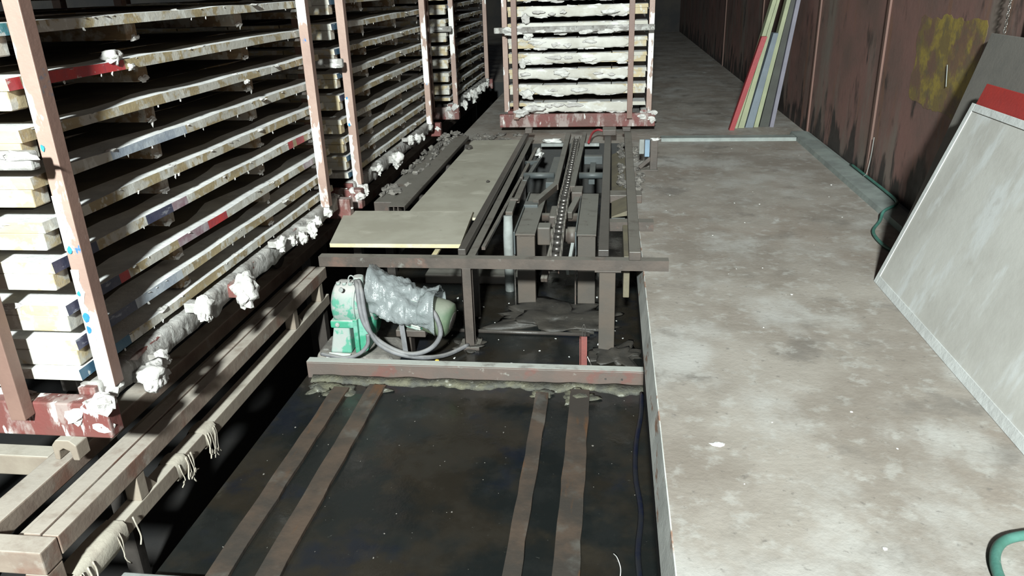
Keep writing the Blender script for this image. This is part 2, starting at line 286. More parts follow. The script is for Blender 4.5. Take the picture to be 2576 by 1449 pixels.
for i in range(90):
    a = 2 * math.pi * i / 90; cy, cz = 4.98, 0.96; q = max(abs(math.cos(a)) / 0.47, abs(math.sin(a)) / 0.27)
    rr = 1 / q * (1 + 0.16 * noise.noise(Vector((math.cos(a) * 2.2, math.sin(a) * 2.2, 3))) + 0.07 * noise.noise(Vector((math.cos(a) * 7, math.sin(a) * 7, 1)))); pts.append((cy + math.cos(a) * rr, cz + math.sin(a) * rr))
yp.prism(pts, 0, 1.9592, 1.9605); o = yp.build('paint_patch', 'yellow', wr)
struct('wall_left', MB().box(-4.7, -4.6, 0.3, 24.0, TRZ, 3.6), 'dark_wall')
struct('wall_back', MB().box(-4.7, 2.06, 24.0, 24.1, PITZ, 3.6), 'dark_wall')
t = MB(); t.prism([(1.775, 0.0), (1.785, 0.035), (1.915, 0.038), (1.955, 0.03), (1.955, 0.0)], 1, 2.4, 7.93); struct('trim_1', t, 'curb')
t = MB(); t.prism([(7.62, 0.0), (7.63, 0.032), (7.75, 0.035), (7.77, 0.0)], 0, 0.50, 1.774); struct('trim_2', t, 'curb')
t = MB(); t.prism([(0.2, 0.002), (0.196, 0.002), (0.172, -0.135), (0.2, -0.135)], 1, 0.3, 7.55); struct('trim_3', t, 'floor_edge')

# crumbs and chips lying about (too many to count)
def chips(name, n_, xr, yr, z, smin, smax, mt, seed, label):
    rr = random.Random(seed); mb = MB()
    for i in range(n_):
        x, y, s_ = rr.uniform(*xr), rr.uniform(*yr), rr.uniform(smin, smax) * (0.5 + rr.random())
        mb.blob((x, y, z + s_ * 0.3), (s_, s_ * rr.uniform(0.5, 1.6), s_ * 0.4), rr.random() * 50, 1, 0.6)
    o = mb.build(name, mt); stuff(o); return tag(o, label, 'debris')
chips('plaster_chips', 90, (-1.55, 0.17), (2.0, 3.5), PITZ, 0.0012, 0.0034, 'debris', 5, 'tiny white plaster chips scattered over the wet pit floor in front of the angle bar')
chips('floor_crumbs', 40, (0.3, 1.8), (1.6, 7.4), 0.0, 0.002, 0.005, 'white', 8, 'tiny pale crumbs scattered over the raised concrete floor')
chips('pit_crumbs', 80, (-1.1, 0.15), (3.7, 4.9), PITZ, 0.003, 0.007, 'white', 18, 'small white crumbs on the dark pit floor around the posts behind the angle bar')

# ------------------------------------------------------------ drying racks with their trays
mesh_cache = {}
def plank(L, w_, t_, paints, seed, front='wood_clean', w0=0.0, edge=True):
    """a deck board running back (y) from its front right corner, sides split so paint marks sit on their own faces"""
    cuts = {0.0, L}
    for a, b_, _ in paints: cuts |= {a, b_}
    k = 0.0
    while k < L: cuts.add(round(k, 3)); k += 0.16
    ys = sorted(c for c in cuts if 0 <= c <= L); mb = MB(); vs, fs, mi = [], [], []
    names = ['wood', 'lit_plaster', front, 'p_red', 'p_navy', 'p_blue', 'p_mauve', 'p_slate', 'p_teal', 'deck_shade']
    for y in ys:
        wx = 0.004 * noise.noise(Vector((seed, y * 2.2, 0))); wz = 0.003 * noise.noise(Vector((seed, y * 1.4, 5)))
        tt = t_ * (1 + 0.22 * noise.noise(Vector((seed, y * 3.1, 9))))
        rim = 0.13 + 0.07 * noise.noise(Vector((seed, y * 2.7, 14)))  # width of the plaster rim painted as the lit strip
        vs += [(w0 + wx, y, wz), (w0 - w_, y, wz), (w0 - w_, y, wz + tt), (w0 - rim, y, wz + tt), (w0 + wx - 0.004, y, wz + tt)]
    for i in range(len(ys) - 1):
        a = i * 5; b_ = a + 5; ym = (ys[i] + ys[i + 1]) / 2; side = 0
        for p0, p1, c in paints:
            if p0 <= ym <= p1: side = names.index(c)
        fs += [(a, b_, b_ + 4, a + 4), (a + 4, b_ + 4, b_ + 3, a + 3), (a + 3, b_ + 3, b_ + 2, a + 2), (a + 2, b_ + 2, b_ + 1, a + 1), (a + 1, b_ + 1, b_, a)]
        mi += [side, 1 if edge or ys[i] < 0.13 else 9, 1 if ys[i] < 0.13 else 9, 0, 0]  # outer edge and front coloured as lit, the rest as shade
    fs += [(0, 4, 3, 2, 1), tuple(range(len(vs) - 5, len(vs)))]; mi += [2, 2]
    mb.add(vs, fs, mi); return mb.mesh('deck_board', names)
TW = 1.42
def tray(loc, label, group, paints, seed, L=2.60, tint=None, lowest=False):
    rr = random.Random(seed)
    t_ = thing('drying_tray', loc, label, 'tray', group)
    bw = TW / 4
    for k in range(4):
        key = ('pl', seed % 5, k) if k else ('p0', seed)
        if key not in mesh_cache:
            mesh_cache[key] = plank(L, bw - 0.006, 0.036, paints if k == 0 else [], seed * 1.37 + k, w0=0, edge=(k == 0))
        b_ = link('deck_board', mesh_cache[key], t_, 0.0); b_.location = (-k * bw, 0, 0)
    for i, y in enumerate((0.0, 0.72, 1.64, 2.42)):
        if lowest and i in (1, 2): continue
        key = ('bat', i == 0)
        if key not in mesh_cache:
            x1 = -0.01 if i == 0 else -0.035
            mesh_cache[key] = MB().box(-TW + 0.01, x1, 0.0, 0.075, -0.060, -0.001).mesh('batten', 'wood_clean' if i == 0 else 'wood_dark')
        if lowest: continue
        b_ = link('batten', mesh_cache[key], t_, 0.004); b_.location = (0, y, 0)
    key = ('drip', seed % 7)
    if key not in mesh_cache:
        mb = MB()
        for i in range(11):                       # drips along the long edge
            y = rr.uniform(0.05, 2.5); s_ = rr.uniform(0.003, 0.007)
            if rr.random() < 0.5: mb.blob((0.0, y, -0.004), (s_ * 0.5, s_, s_ * 1.4), rr.random() * 90, 1, 0.7)
            else: mb.blob((-0.006, y, 0.033), (s_ * 1.5, s_ * 2.5, s_ * 0.5), rr.random() * 90, 1, 0.7)
        for y in (0.75, 1.67, 2.45):              # plaster hanging on the batten ends
            if rr.random() < 0.9: mb.blob((-0.036, y + rr.uniform(-0.02, 0.03), -0.052), (0.008, 0.030, 0.012), rr.random() * 90, 2, 0.7)
            if rr.random() < 0.5: mb.blob((-0.035, y + 0.01, -0.065), (0.006, 0.008, 0.014), rr.random() * 90, 1, 0.7)
        for i in range(2):
            mb.blob((-0.05 * rr.random(), rr.uniform(0.3, 2.4), 0.033), (0.018, 0.035, 0.006), rr.random() * 90, 2, 0.7)
        mesh_cache[key] = mb.mesh('plaster_drips', 'plaster')
    stuff(link('plaster_drips', mesh_cache[key], t_))
    if rr.random() < 0.9:
        key = ('fr', seed % 6)
        if key not in mesh_cache:                 # splatter on the front edge
            mb = MB()
            for i in range(14):
                x = -rr.uniform(0.15, TW - 0.12); s_ = rr.uniform(0.01, 0.028)
                mb.blob((x, -0.001, rr.choice([0.028, -0.02, -0.058, -0.066])), (s_ * 2.6, 0.006, s_ * 0.55), rr.random() * 90, 2, 0.7)
            mesh_cache[key] = mb.mesh('front_splatter', 'plaster')
        stuff(link('front_splatter', mesh_cache[key], t_))
    return t_

def crust_mesh(y0, y1, seed, name='plaster_crust'):
    mb = MB(); n_ = int((y1 - y0) / 0.02); ring = 10; vs, fs = [], []
    for i in range(n_ + 1):
        y = y0 + (y1 - y0) * i / n_; q = noise.noise(Vector((seed, y * 5, 0)))
        hang = max(0, noise.noise(Vector((seed, y * 9, 4)))) * 0.04
        prof = [(-0.145, 0.224), (-0.11, 0.230), (-0.082, 0.227), (-0.074, 0.215), (-0.072, 0.195), (-0.071, 0.170), (-0.073, 0.138 - hang), (-0.082, 0.132 - hang * 1.1), (-0.105, 0.132 - hang * 0.3), (-0.145, 0.134)]
        for j, (x, z) in enumerate(prof):
            dx = 0.010 * noise.noise(Vector((seed + 3, y * 12, z * 16))) + 0.007 * noise.noise(Vector((seed, y * 34, z * 34)))
            vs.append((x + (dx + 0.006 * q if 0 < j < 9 else 0), y, z + (dx * 0.5 if 0 < j < 9 else 0)))
    for i in range(n_):
        for j in range(ring):
            a, b_ = i * ring + j, i * ring + (j + 1) % ring; fs.append((a, b_, b_ + ring, a + ring))
    fs += [tuple(range(ring)), tuple(n_ * ring + k for k in range(ring))[::-1]]
    return mb.add(vs, fs, 0, True).mesh(name, 'crust')

def rack(loc, label, group, lumps, p1=0.115, p2=2.40, L=2.72, seed=1, front_x=(-0.27, -1.45), w_=1.62, wheels=(-0.048, 0.10, -0.388, -1.20)):
    t_ = thing('drying_rack', loc, label, 'drying rack', group)
    def part(name, mb, mats, bevel=0.004): return link(name, mb.mesh(name, mats), t_, bevel)
    part('base_beam', MB().box(-w_, 0.0, 0.0, 0.07, 0.06, 0.195), 'base_red', 0.006)
    part('base_beam', MB().box(-w_, 0.0, L - 0.07, L, 0.06, 0.195), 'base_red', 0.006)
    part('side_beam', MB().box(-0.145, -0.080, 0.07, L - 0.07, 0.14, 0.22), 'base_red')
    part('side_beam', MB().box(-w_ + 0.080, -w_ + 0.145, 0.07, L - 0.07, 0.14, 0.22), 'base_red')
    for y in (0.25, 1.25, 2.3): part('bearer', MB().box(-w_ + 0.15, -0.15, y, y + 0.06, 0.16, 0.256), 'dark_steel')
    for y in (p1, p2):
        for x in (-0.088, -w_ + 0.035):
            mb = MB().box(x, x + 0.055, y, y + 0.055, 0.20 if y == p1 else 0.22, 1.9)
            o = part('post', mb, ['post', 'post_front'], 0.003)
            for p in o.data.polygons:
                if p.normal.y < -0.9: p.material_index = 1
    for x in front_x:
        o = part('front_post', MB().box(x - 0.055, x, -0.05, 0.0, 0.15, 1.9), 'post', 0.003)
    o = part('cross_bar', MB().box(-w_ - 0.03, -0.035, 0.001, 0.042, 1.008, 1.066), 'crust', 0.008)
    for y in (p1, p2):
        part('top_rail', MB().box(-w_ + 0.035, -0.033, y, y + 0.055, 1.9, 1.95), 'post')
    for x in (-0.088, -w_ + 0.035): part('top_rail', MB().box(x, x + 0.055, p1 + 0.055, p2, 1.9, 1.95), 'post')
    for x in wheels[2:]:
        for y in (0.35, L - 0.45):
            wh = MB().cyl((x - 0.02, y, wheels[0]), (x + 0.02, y, wheels[0]), wheels[1], 20); part('wheel', wh, 'dark_steel', 0.0)
            part('wheel_bracket', MB().box(x - 0.035, x + 0.035, y - 0.03, y + 0.03, wheels[0] + wheels[1], 0.13), 'dark_steel')
    stuff(link('plaster_crust', crust_mesh(0.09, L - 0.10, seed), t_))
    for i, (y, z, s_, pr) in enumerate(lumps):
        mb = MB(); s_ *= 0.74; mb.blob((-0.035 + pr, y, z), (s_ * 0.75, s_, s_ * 0.95), seed * 11 + i, 3, 0.45, 1.7)
        part('stub_end', MB().box(-0.079, -0.03 + pr, y - s_ * 0.55, y + s_ * 0.55, max(0.13, z - s_ * 0.5), z + s_ * 0.45), 'base_red' if s_ > 0.068 else 'crust')
        rr = random.Random(seed * 50 + i)
        for k in range(4):
            mb.blob((-0.035 + pr + rr.uniform(-0.01, 0.015), y + rr.uniform(-1, 1) * s_ * 0.8, z - s_ * rr.uniform(0.2, 1.0)), (s_ * 0.35, s_ * 0.4, s_ * 0.5), rr.random() * 60, 2, 0.6)
        link('plaster_lump', mb.mesh('plaster_lump', 'plaster'), t_)
    mb = MB(); rr = random.Random(seed)
    for y in (0.01, L - 0.05):                    # plaster caked on the beam ends
        for k in range(7):
            mb.blob((-rr.uniform(0.0, 0.16), y + rr.uniform(-0.01, 0.03), rr.uniform(0.10, 0.205)), (0.035, 0.022, 0.028), rr.random() * 70, 2, 0.5)
    for y in (p1 + 0.03, p2 + 0.03):
        mb.blob((-0.062, y, 0.185), (0.028, 0.034, 0.035), rr.random() * 70, 2, 0.4)
    for k in range(16): mb.blob((-rr.uniform(0.06, 1.55), -0.001, rr.uniform(1.0, 1.07)), (0.05, 0.008, 0.014), rr.random() * 70, 2, 0.6)
    stuff(link('caked_plaster', mb.mesh('caked_plaster', 'plaster'), t_))
    # ledger bars that carry the trays, post to post across the rack
    return t_
def skins(rk, p1, seed, z0, z1, blues):
    rr = random.Random(seed); y = p1
    def patch(xa, xb, za, zb, mt, nm, t_=0.0022):
        pts = []; n_ = max(6, int((zb - za) / 0.02))
        pts += [(xa, za + (zb - za) * i / n_) for i in range(n_ + 1)]
        pts += [(xb + rr.uniform(-0.010, 0.004) - 0.010 * abs(math.sin(i * 0.7)), zb - (zb - za) * i / n_) for i in range(n_ + 1)]
        link(nm, MB().prism(pts, 1, y - t_, y + 0.0005).mesh(nm, mt), rk)
    patch(-0.0885, -0.052, z0, z0 + (z1 - z0) * 0.62, 'plaster', 'plaster_splash')
    patch(-0.0885, -0.056, z0 + (z1 - z0) * 0.72, z1, 'plaster', 'plaster_splash')
    for i, (x, z, r) in enumerate(blues):
        pts = [(x + math.cos(a) * r * rr.uniform(0.6, 1), z + math.sin(a) * r * rr.uniform(1.0, 1.7)) for a in [2 * math.pi * k / 9 for k in range(9)]]
        link('paint_spot', MB().prism(pts, 1, y - 0.0042, y - 0.0016).mesh('paint_spot', 'blue_spot'), rk)
ORD = ['lowest', 'second from the bottom', 'third from the bottom', 'fourth from the bottom', 'fifth from the bottom', 'sixth from the bottom',
       'seventh from the bottom', 'eighth from the bottom', 'ninth from the bottom', 'tenth from the bottom', 'topmost']
def fill(rk, levels, where, group, paints, seed0, L=2.60, p1=0.115, p2=2.40, notes={}):
    x, y, _ = rk.location; rr = random.Random(seed0)
    for k, z in enumerate(levels):
        nm = notes.get(k, 'plaster-caked wooden drying tray')
        lab = f'{nm}, {ORD[k]} {where}'
        tray((x - 0.10, y + rr.uniform(0.048, 0.075), z), lab, group, paints.get(k, []), seed0 * 20 + k, L, lowest=(k == 0))
        if k:
            for yy in (p1 + 0.055, p2 - 0.03):
                link('ledger_bar', MB().box(-1.545, -0.085, yy, yy + 0.028, z - 0.020, z - 0.006).mesh('ledger_bar', 'dark_steel'), rk)

rk1 = rack((-1.70, 2.10, 0), 'nearest drying rack on the left, its brown front post splashed white and blue', 'drying racks',
     [(0.30, 0.150, 0.075, 0.03), (0.40, 0.175, 0.045, 0.01), (0.72, 0.255, 0.062, 0.03), (1.10, 0.185, 0.095, 0.03), (1.57, 0.25, 0.050, 0.02),
      (1.72, 0.22, 0.038, 0.02), (1.84, 0.20, 0.044, 0.03), (1.98, 0.205, 0.05, 0.03), (2.10, 0.215, 0.040, 0.02)], p1=0.115, p2=2.37, seed=1)
fill(rk1, [0.258, 0.364, 0.496, 0.652, 0.790, 0.935, 1.081, 1.237, 1.395, 1.545, 1.69], 'of the nearest rack', 'trays in the nearest rack',
     {0: [(0, 0.30, 'p_blue')], 1: [(0, 0.36, 'p_navy'), (0.36, 0.7, 'p_slate')], 2: [(0, 0.30, 'p_navy'), (0.30, 0.36, 'p_red'), (0.72, 0.98, 'p_mauve'), (0.98, 1.16, 'p_red'), (2.15, 2.3, 'p_mauve')],
      3: [(0, 0.24, 'p_navy'), (0.55, 0.74, 'p_navy'), (0.74, 0.86, 'p_mauve'), (1.98, 2.05, 'p_red'), (2.10, 2.22, 'p_red')], 5: [(0.42, 0.95, 'p_slate')], 7: [(0.0, 0.06, 'p_red'), (0.16, 0.60, 'p_red')], 8: [(0, 0.08, 'p_teal')]}, 1,
     notes={0: 'blue-edged drying tray', 1: 'drying tray with a navy and slate edge', 2: 'drying tray with navy and red edge', 3: 'drying tray with a dark purple front corner', 5: 'drying tray with a bluish plaster edge', 7: 'drying tray with a red painted front edge', 8: 'yellow-edged drying tray with a teal front corner'}, p2=2.37)
skins(rk1, 0.115, 3, 0.23, 0.90, [(-0.072, 0.715, 0.010), (-0.074, 0.470, 0.013), (-0.076, 0.425, 0.010), (-0.078, 0.56, 0.007), (-0.074, 1.055, 0.008)])
for k_, pts_ in ((7, [(-0.02, 2.73, 1.285, 0.030), (0.004, 2.80, 1.245, 0.014)]), (9, [(-0.02, 3.06, 1.515, 0.022), (0.0, 2.62, 1.52, 0.014)]), (6, [(0.0, 3.74, 1.075, 0.014)])):
    tr = [o for o in COL.objects if o.get('group') == 'trays in the nearest rack'][k_]
    for (dx_, y_, z_, s_) in pts_:
        link('plaster_lump', MB().blob((dx_, y_ - tr.location.y, z_ - tr.location.z), (s_, s_ * 1.3, s_ * 0.8), y_ * 3, 3, 0.5).mesh('plaster_lump', 'plaster'), tr)
rk2 = rack((-1.70, 5.00, 0), 'middle drying rack on the left, its front post white with plaster at the foot', 'drying racks',
     [(0.13, 0.165, 0.05, 0.02), (0.52, 0.225, 0.045, 0.02), (1.02, 0.190, 0.085, 0.02), (1.46, 0.26, 0.045, 0.03), (1.75, 0.22, 0.055, 0.02), (1.9, 0.20, 0.035, 0.03)], p1=0.13, p2=2.44, seed=2)
fill(rk2, [0.258, 0.375, 0.50, 0.630, 0.785, 0.930, 1.085, 1.240, 1.395, 1.545, 1.69], 'of the middle rack', 'trays in the middle rack',
     {0: [(0, 0.2, 'p_blue')], 1: [(0, 0.25, 'p_blue')], 4: [(0, 0.2, 'p_navy')], 5: [(0, 0.22, 'p_blue')], 6: [(0, 0.22, 'p_blue')], 7: [(0, 0.22, 'p_blue')], 8: [(0, 0.22, 'p_blue')], 9: [(0, 0.4, 'p_red')]}, 2, p1=0.13, p2=2.44,
     notes={1: 'drying tray with blue front corner', 4: 'drying tray with a navy front corner', 5: 'drying tray with a dark blue front corner', 6: 'blue-cornered drying tray', 7: 'blue-sided pale drying tray', 8: 'drying tray with blue paint at its end', 9: 'red-edged drying tray'})
skins(rk2, 0.13, 7, 0.14, 0.80, [(-0.075, 0.62, 0.009), (-0.072, 0.80, 0.007)])
rk3 = rack((-1.70, 8.66, 0), 'farthest drying rack on the left, standing dim in the shadow', 'drying racks',
     [(0.50, 0.16, 0.06, 0.02), (0.75, 0.22, 0.05, 0.02), (1.05, 0.19, 0.10, 0.02), (1.5, 0.2, 0.06, 0.02), (1.9, 0.19, 0.07, 0.02), (2.2, 0.18, 0.05, 0.02)], p1=0.14, p2=2.53, seed=3)
fill(rk3, [0.262, 0.390, 0.530, 0.675, 0.815, 0.960, 1.10, 1.245, 1.39, 1.54, 1.69], 'of the farthest rack on the left', 'trays in the farthest left rack', {}, 3, p1=0.14, p2=2.50)
rk4 = rack((0.46, 8.13, 0), 'drying rack facing the camera across the track, brown posts on a dark red base', 'drying racks',
     [], p1=0.14, p2=2.46, seed=4, front_x=(-0.235, -1.41), wheels=(0.047, 0.047, -0.45, -1.30))
fill(rk4, [0.272, 0.453, 0.612, 0.767, 0.914, 1.062, 1.222, 1.370, 1.520, 1.67], 'of the rack facing the camera', 'trays in the rack facing the camera', {}, 4, p1=0.14, p2=2.46)
# plaster smeared over the front edges of its trays
def smear(seed, x0=-1.25, x1=-0.13):
    mb = MB(); nx, nz = 70, 6; vs, fs = [], []
    for side in (0, 1):
        for i in range(nx + 1):
            x = x0 + (x1 - x0) * i / nx; e = min(1.0, min(i, nx - i) / 5 + 0.25)
            zt = 0.034 + 0.010 * noise.noise(Vector((seed, x * 5, 0))); zb = -0.062 - 0.020 * noise.noise(Vector((seed, x * 4, 8))) - 0.012 * noise.noise(Vector((seed, x * 17, 8)))
            for j in range(nz + 1):
                z = zb * e + (zt - zb) * e * j / nz - 0.012 * (1 - e); k = math.sin(math.pi * min(1, max(0, j / nz * 0.9 + 0.05)))
                y = -0.0005 if side else -0.004 - k * 0.008 * (1 + 0.9 * noise.noise(Vector((seed + 2, x * 12, z * 25))))
                vs.append((x, y, z))
    m_ = nz + 1; off = (nx + 1) * m_
    for i in range(nx):
        for j in range(nz):
            a = i * m_ + j; fs.append((a, a + m_, a + m_ + 1, a + 1)); fs.append((off + a, off + a + 1, off + a + m_ + 1, off + a + m_))
        a = i * m_; fs.append((a, off + a, off + a + m_, a + m_)); a += nz; fs.append((a, a + m_, off + a + m_, off + a))
    return mb.add(vs, fs, 0, True).mesh('front_smear', 'smear')
for i_, o_ in enumerate([o for o in COL.objects if o.get('group') == 'trays in the rack facing the camera']):
    link('front_smear', smear(i_ * 3.3, -1.25 + 0.1 * math.sin(i_ * 2.1), -0.13 - 0.06 * abs(math.sin(i_ * 1.3))), o_)
mb = MB(); rr = random.Random(21)
for i in range(34):
    x = rr.uniform(-0.90, 0.05); z = rr.choice([0.33, 0.50, 0.65, 0.80, 0.95, 1.10, 1.25, 1.40]) - 0.055 + rr.uniform(-0.015, 0.02)
    mb.blob((x, 8.166, z), (rr.uniform(0.03, 0.09), 0.012, rr.uniform(0.012, 0.022)), rr.random() * 99, 3, 0.45, 1.3)
for z in (0.39, 0.70, 1.0, 1.15): mb.blob((-0.86 + rr.uniform(-.05, .05), 8.166, z + rr.uniform(-.02, .02)), (rr.uniform(.03, .07), 0.010, 0.045), rr.random() * 99, 3, 0.5)
mb.blob((-0.93, 8.10, 0.215), (0.07, 0.05, 0.045), 5, 3, 0.4); mb.blob((-0.80, 8.12, 0.255), (0.10, 0.03, 0.03), 6, 3, 0.4)
stuff(mb.build('plaster_smears', 'plaster', rk4))

# ------------------------------------------------------------ beam structure the nearest rack stands on
t_ = thing('support_beam', (-1.86, 1.8, TRZ), 'long dusty brown steel trestle beam with a lower chord under the nearest rack', 'beam')
ZT = -0.15
MB().box(-1.838, -1.779, 1.840, 4.40, ZT - 0.075, ZT).build('upper_beam', 'beam', t_, bevel=0.004)
MB().box(-1.905, -1.844, 1.840, 4.40, ZT - 0.075, ZT + 0.002).build('upper_beam', 'beam', t_, bevel=0.004)
MB().box(-1.955, -1.908, 1.840, 4.40, ZT - 0.075, ZT - 0.03).build('flange', 'beam', t_, bevel=0.003)
MB().box(-2.75, -1.781, 1.755, 1.838, ZT - 0.09, ZT).build('end_beam', 'beam', t_, bevel=0.005)
MB().box(-1.862, -1.783, 1.757, 1.836, TRZ, ZT - 0.092).build('leg', 'beam', t_, bevel=0.005)
MB().box(-1.850, -1.780, 1.70, 4.40, -0.405, -0.335).build('lower_chord', 'chord', t_, bevel=0.004)
for y in (2.265, 3.845, 4.26): MB().box(-1.842, -1.781, y, y + 0.052, -0.334, ZT - 0.076).build('upright', 'chord', t_, bevel=0.003)
for y in (2.265, 3.845): MB().prism([(y + 0.053, -0.334), (y + 0.12, -0.334), (y + 0.053, -0.25)], 0, -1.835, -1.79).build('gusset', 'chord', t_)
MB().box(-1.85, -1.79, 4.30, 4.36, TRZ, -0.406).build('leg', 'dark_steel', t_)
def rail(x0, x1, lab):
    t_ = thing('rail', (x0, 1.85, ZT), lab, 'rail')
    MB().box(x0, x1, 1.845, 12.2, ZT - 0.075, ZT).build('rail_body', 'beam', t_, bevel=0.006)
    for y in (2.5, 4.8, 7.2, 9.6, 11.8): MB().box(x0 + 0.015, x1 - 0.015, y, y + 0.05, TRZ, ZT - 0.076).build('leg', 'dark_steel', t_)
rail(-2.130, -2.030, 'dusty steel rail beside the trestle beam under the front corner of the nearest rack')
rail(-2.94, -2.86, 'dark steel rail in the shadow under the middle of the left racks')
solo('cross_beam', MB().box(-2.84, -2.135, 2.27, 2.35, -0.245, -0.155), 'chord', 'pale grey-green bar running left from the rail under the nearest rack', 'beam', (-2.5, 2.3, -0.24), bevel=0.006)
mb = MB()                                           # hoop-shaped bracket on the rail
mb.prism([(-2.085, -0.149), (-2.065, -0.149), (-2.06, -0.11), (-2.04, -0.098), (-2.015, -0.11), (-2.010, -0.149), (-1.985, -0.149), (-1.985, -0.085), (-2.01, -0.062), (-2.065, -0.062), (-2.085, -0.085)], 1, 2.25, 2.32)
solo('bracket', mb, 'chord', 'small arched steel bracket on the rail under the front beam of the nearest rack', 'bracket', (-2.07, 2.24, -0.149), bevel=0.004)
solo('scrap_board', MB().box(-2.40, -1.90, 1.66, 1.74, -0.36, -0.33), 'white', 'white board scrap under the end beam in the bottom left corner', 'board', (-2.0, 1.7, -0.36), bevel=0.004)
solo('plank', MB().box(-1.73, -1.41, 1.86, 2.02, PITZ, -0.455), 'palegrey', 'pale grey plank lying on the pit floor at the lower edge of the photo', 'plank', (-1.6, 1.95, PITZ), bevel=0.006)
# rag tied around the lower chord, with frayed ends
def wrap(y0, y1, seed, lab, fr):
    rr = random.Random(seed); t_ = thing('rag', (-1.812, (y0 + y1) / 2, -0.41), lab, 'rag')
    mb = MB(); n_ = 10; vs, fs = [], []
    prof = [(-1.853, -0.408), (-1.778, -0.408), (-1.771, -0.39), (-1.773, -0.345), (-1.783, -0.330), (-1.845, -0.329), (-1.855, -0.345)]
    for i in range(n_ + 1):
        y = y0 + (y1 - y0) * i / n_; k = math.sin(math.pi * i / n_) * 0.5 + 0.35
        for (x, z) in prof:
            cx_, cz_ = -1.814, -0.369; q = 1 + 0.18 * k * (1 + noise.noise(Vector((x * 30, y * 14, z * 30 + seed))))
            vs.append((cx_ + (x - cx_) * q, y, cz_ + (z - cz_) * q))
    m_ = len(prof)
    for i in range(n_):
        for j in range(m_): a, b_ = i * m_ + j, i * m_ + (j + 1) % m_; fs.append((a, b_, b_ + m_, a + m_))
    mb.add(vs, fs, 0, True); mb.build('wrap', 'rag', t_)
    for k in range(fr):
        y = rr.uniform(y0, y1 + 0.04); ln = rr.uniform(0.03, 0.09)
        mb = MB(); mb.tube(smooth_path([(-1.768, y, -0.34), (-1.764, y + 0.004, -0.38), (-1.764, y + rr.uniform(-0.02, 0.02), -0.41 - ln * 0.5), (-1.762, y + rr.uniform(-0.03, 0.03), -0.41 - ln)], 3), rr.uniform(0.002, 0.004), 5)
        if k % 2: mb.blob((-1.762, y, -0.415 - ln * .5), (0.004, 0.009, 0.014), k + seed, 1, 0.5)
        mb.build('frayed_end', 'rag', t_)
wrap(1.86, 2.14, 3, 'dusty rag tied round the lower chord near the leg of the trestle beam', 7)
wrap(2.50, 2.58, 5, 'string tie with hanging tufts on the lower chord, nearer of the two', 6)
wrap(2.74, 2.84, 9, 'string tie with hanging tufts on the lower chord, farther of the two', 6)

# ------------------------------------------------------------ pit: flat bars, channel, sludge
for (x0, x1, y1, lab) in ((-1.44, -1.355, 3.46, 'leftmost'), (-1.255, -1.165, 3.50, 'second from the left'), (-0.355, -0.29, 3.48, 'third from the left'), (-0.178, -0.080, 3.52, 'rightmost')):
    mb = MB(); vs = []; ys = [1.2 + (y1 - 1.2) * i / 24 for i in range(25)]; rr = random.Random(int(-x0 * 100))
    fs = []
    for y in ys:
        e1, e2 = 0.006 * noise.noise(Vector((x0, y * 6, 0))), 0.007 * noise.noise(Vector((x1, y * 7, 4)))
        vs += [(x0 + e1, y, PITZ), (x1 + e2, y, PITZ), (x1 + e2, y, PITZ + 0.02), (x0 + e1, y, PITZ + 0.022)]
    for i in range(24):
        a = i * 4
        for j in range(4): fs.append((a + j, a + (j + 1) % 4, a + 4 + (j + 1) % 4, a + 4 + j))
    fs += [(0, 1, 2, 3), (99, 98, 97, 96)]
    mb.add(vs, fs); solo('flat_bar', mb, 'strip', f'rusty flat steel bar along the pit floor, {lab} of the four', 'bar', ((x0 + x1) / 2, 2.3, PITZ), 'rusty flat bars in the pit', bevel=0.002)
t_ = thing('angle_bar', (-0.7, 3.6, PITZ), 'brown steel angle bar across the pit floor with a plaster-whitened top edge', 'angle bar')
mb = MB(); mb.box(-1.63, 0.196, 3.585, 3.64, -0.408, -0.400); mb.box(-1.63, 0.196, 3.585, 3.592, PITZ, -0.408); mb.build('flanges', 'angle_top', t_, bevel=0.002)
for x in (-0.0, 0.085): MB().cyl((x, 3.5825, -0.45), (x, 3.585, -0.45), 0.006, 10).build('bolt_hole', 'dark_steel', t_)
mb = MB(); rr = random.Random(4)                      # crusted sludge ledge along the foot
vs, fs = [], []; n_ = 150
for i in range(n_ + 1):
    x = -1.60 + 1.795 * i / n_; a = 0.06 + 0.05 * noise.noise(Vector((x * 5, 0, 0))) + 0.03 * noise.noise(Vector((x * 19, 2, 0)))
    h = 0.010 + 0.009 * noise.noise(Vector((x * 9, 5, 0)))
    vs += [(x, 3.584, PITZ), (x, 3.584, PITZ + h + 0.012), (x, 3.584 - a * 0.5, PITZ + h * (1 + .5 * noise.noise(Vector((x * 30, 1, 1))))), (x, 3.584 - a, PITZ)]
for i in range(n_):
    a = i * 4
    for j in range(4): fs.append((a + j, a + (j + 1) % 4, a + 4 + (j + 1) % 4, a + 4 + j))
mb.add(vs, fs, 0, True)
for (x, y, r) in ((-1.40, 3.45, 0.07), (-1.20, 3.47, 0.05), (-0.33, 3.48, 0.05), (-0.13, 3.47, 0.07), (-1.52, 3.47, 0.06)): mb.blob((x, y, PITZ + 0.002), (r, r * 0.9, 0.012), x * 9, 3, 0.8)
o = mb.build('sludge_ledge', 'sludge'); stuff(o); tag(o, 'yellowish crusted plaster sludge along the foot of the angle bar', 'sludge')
mb = MB(); vs, fs = [], []; rr = random.Random(9)       # muddy mounds at the feet of posts and columns
for (x, y, rx, ry, h, s_) in ((-0.33, 4.45, 0.36, 0.22, 0.035, 1), (0.06, 3.98, 0.13, 0.14, 0.02, 2), (-0.80, 4.05, 0.08, 0.08, 0.02, 3)): mb.blob((x, y, PITZ), (rx, ry, h), s_, 4, 0.6, 2.2)
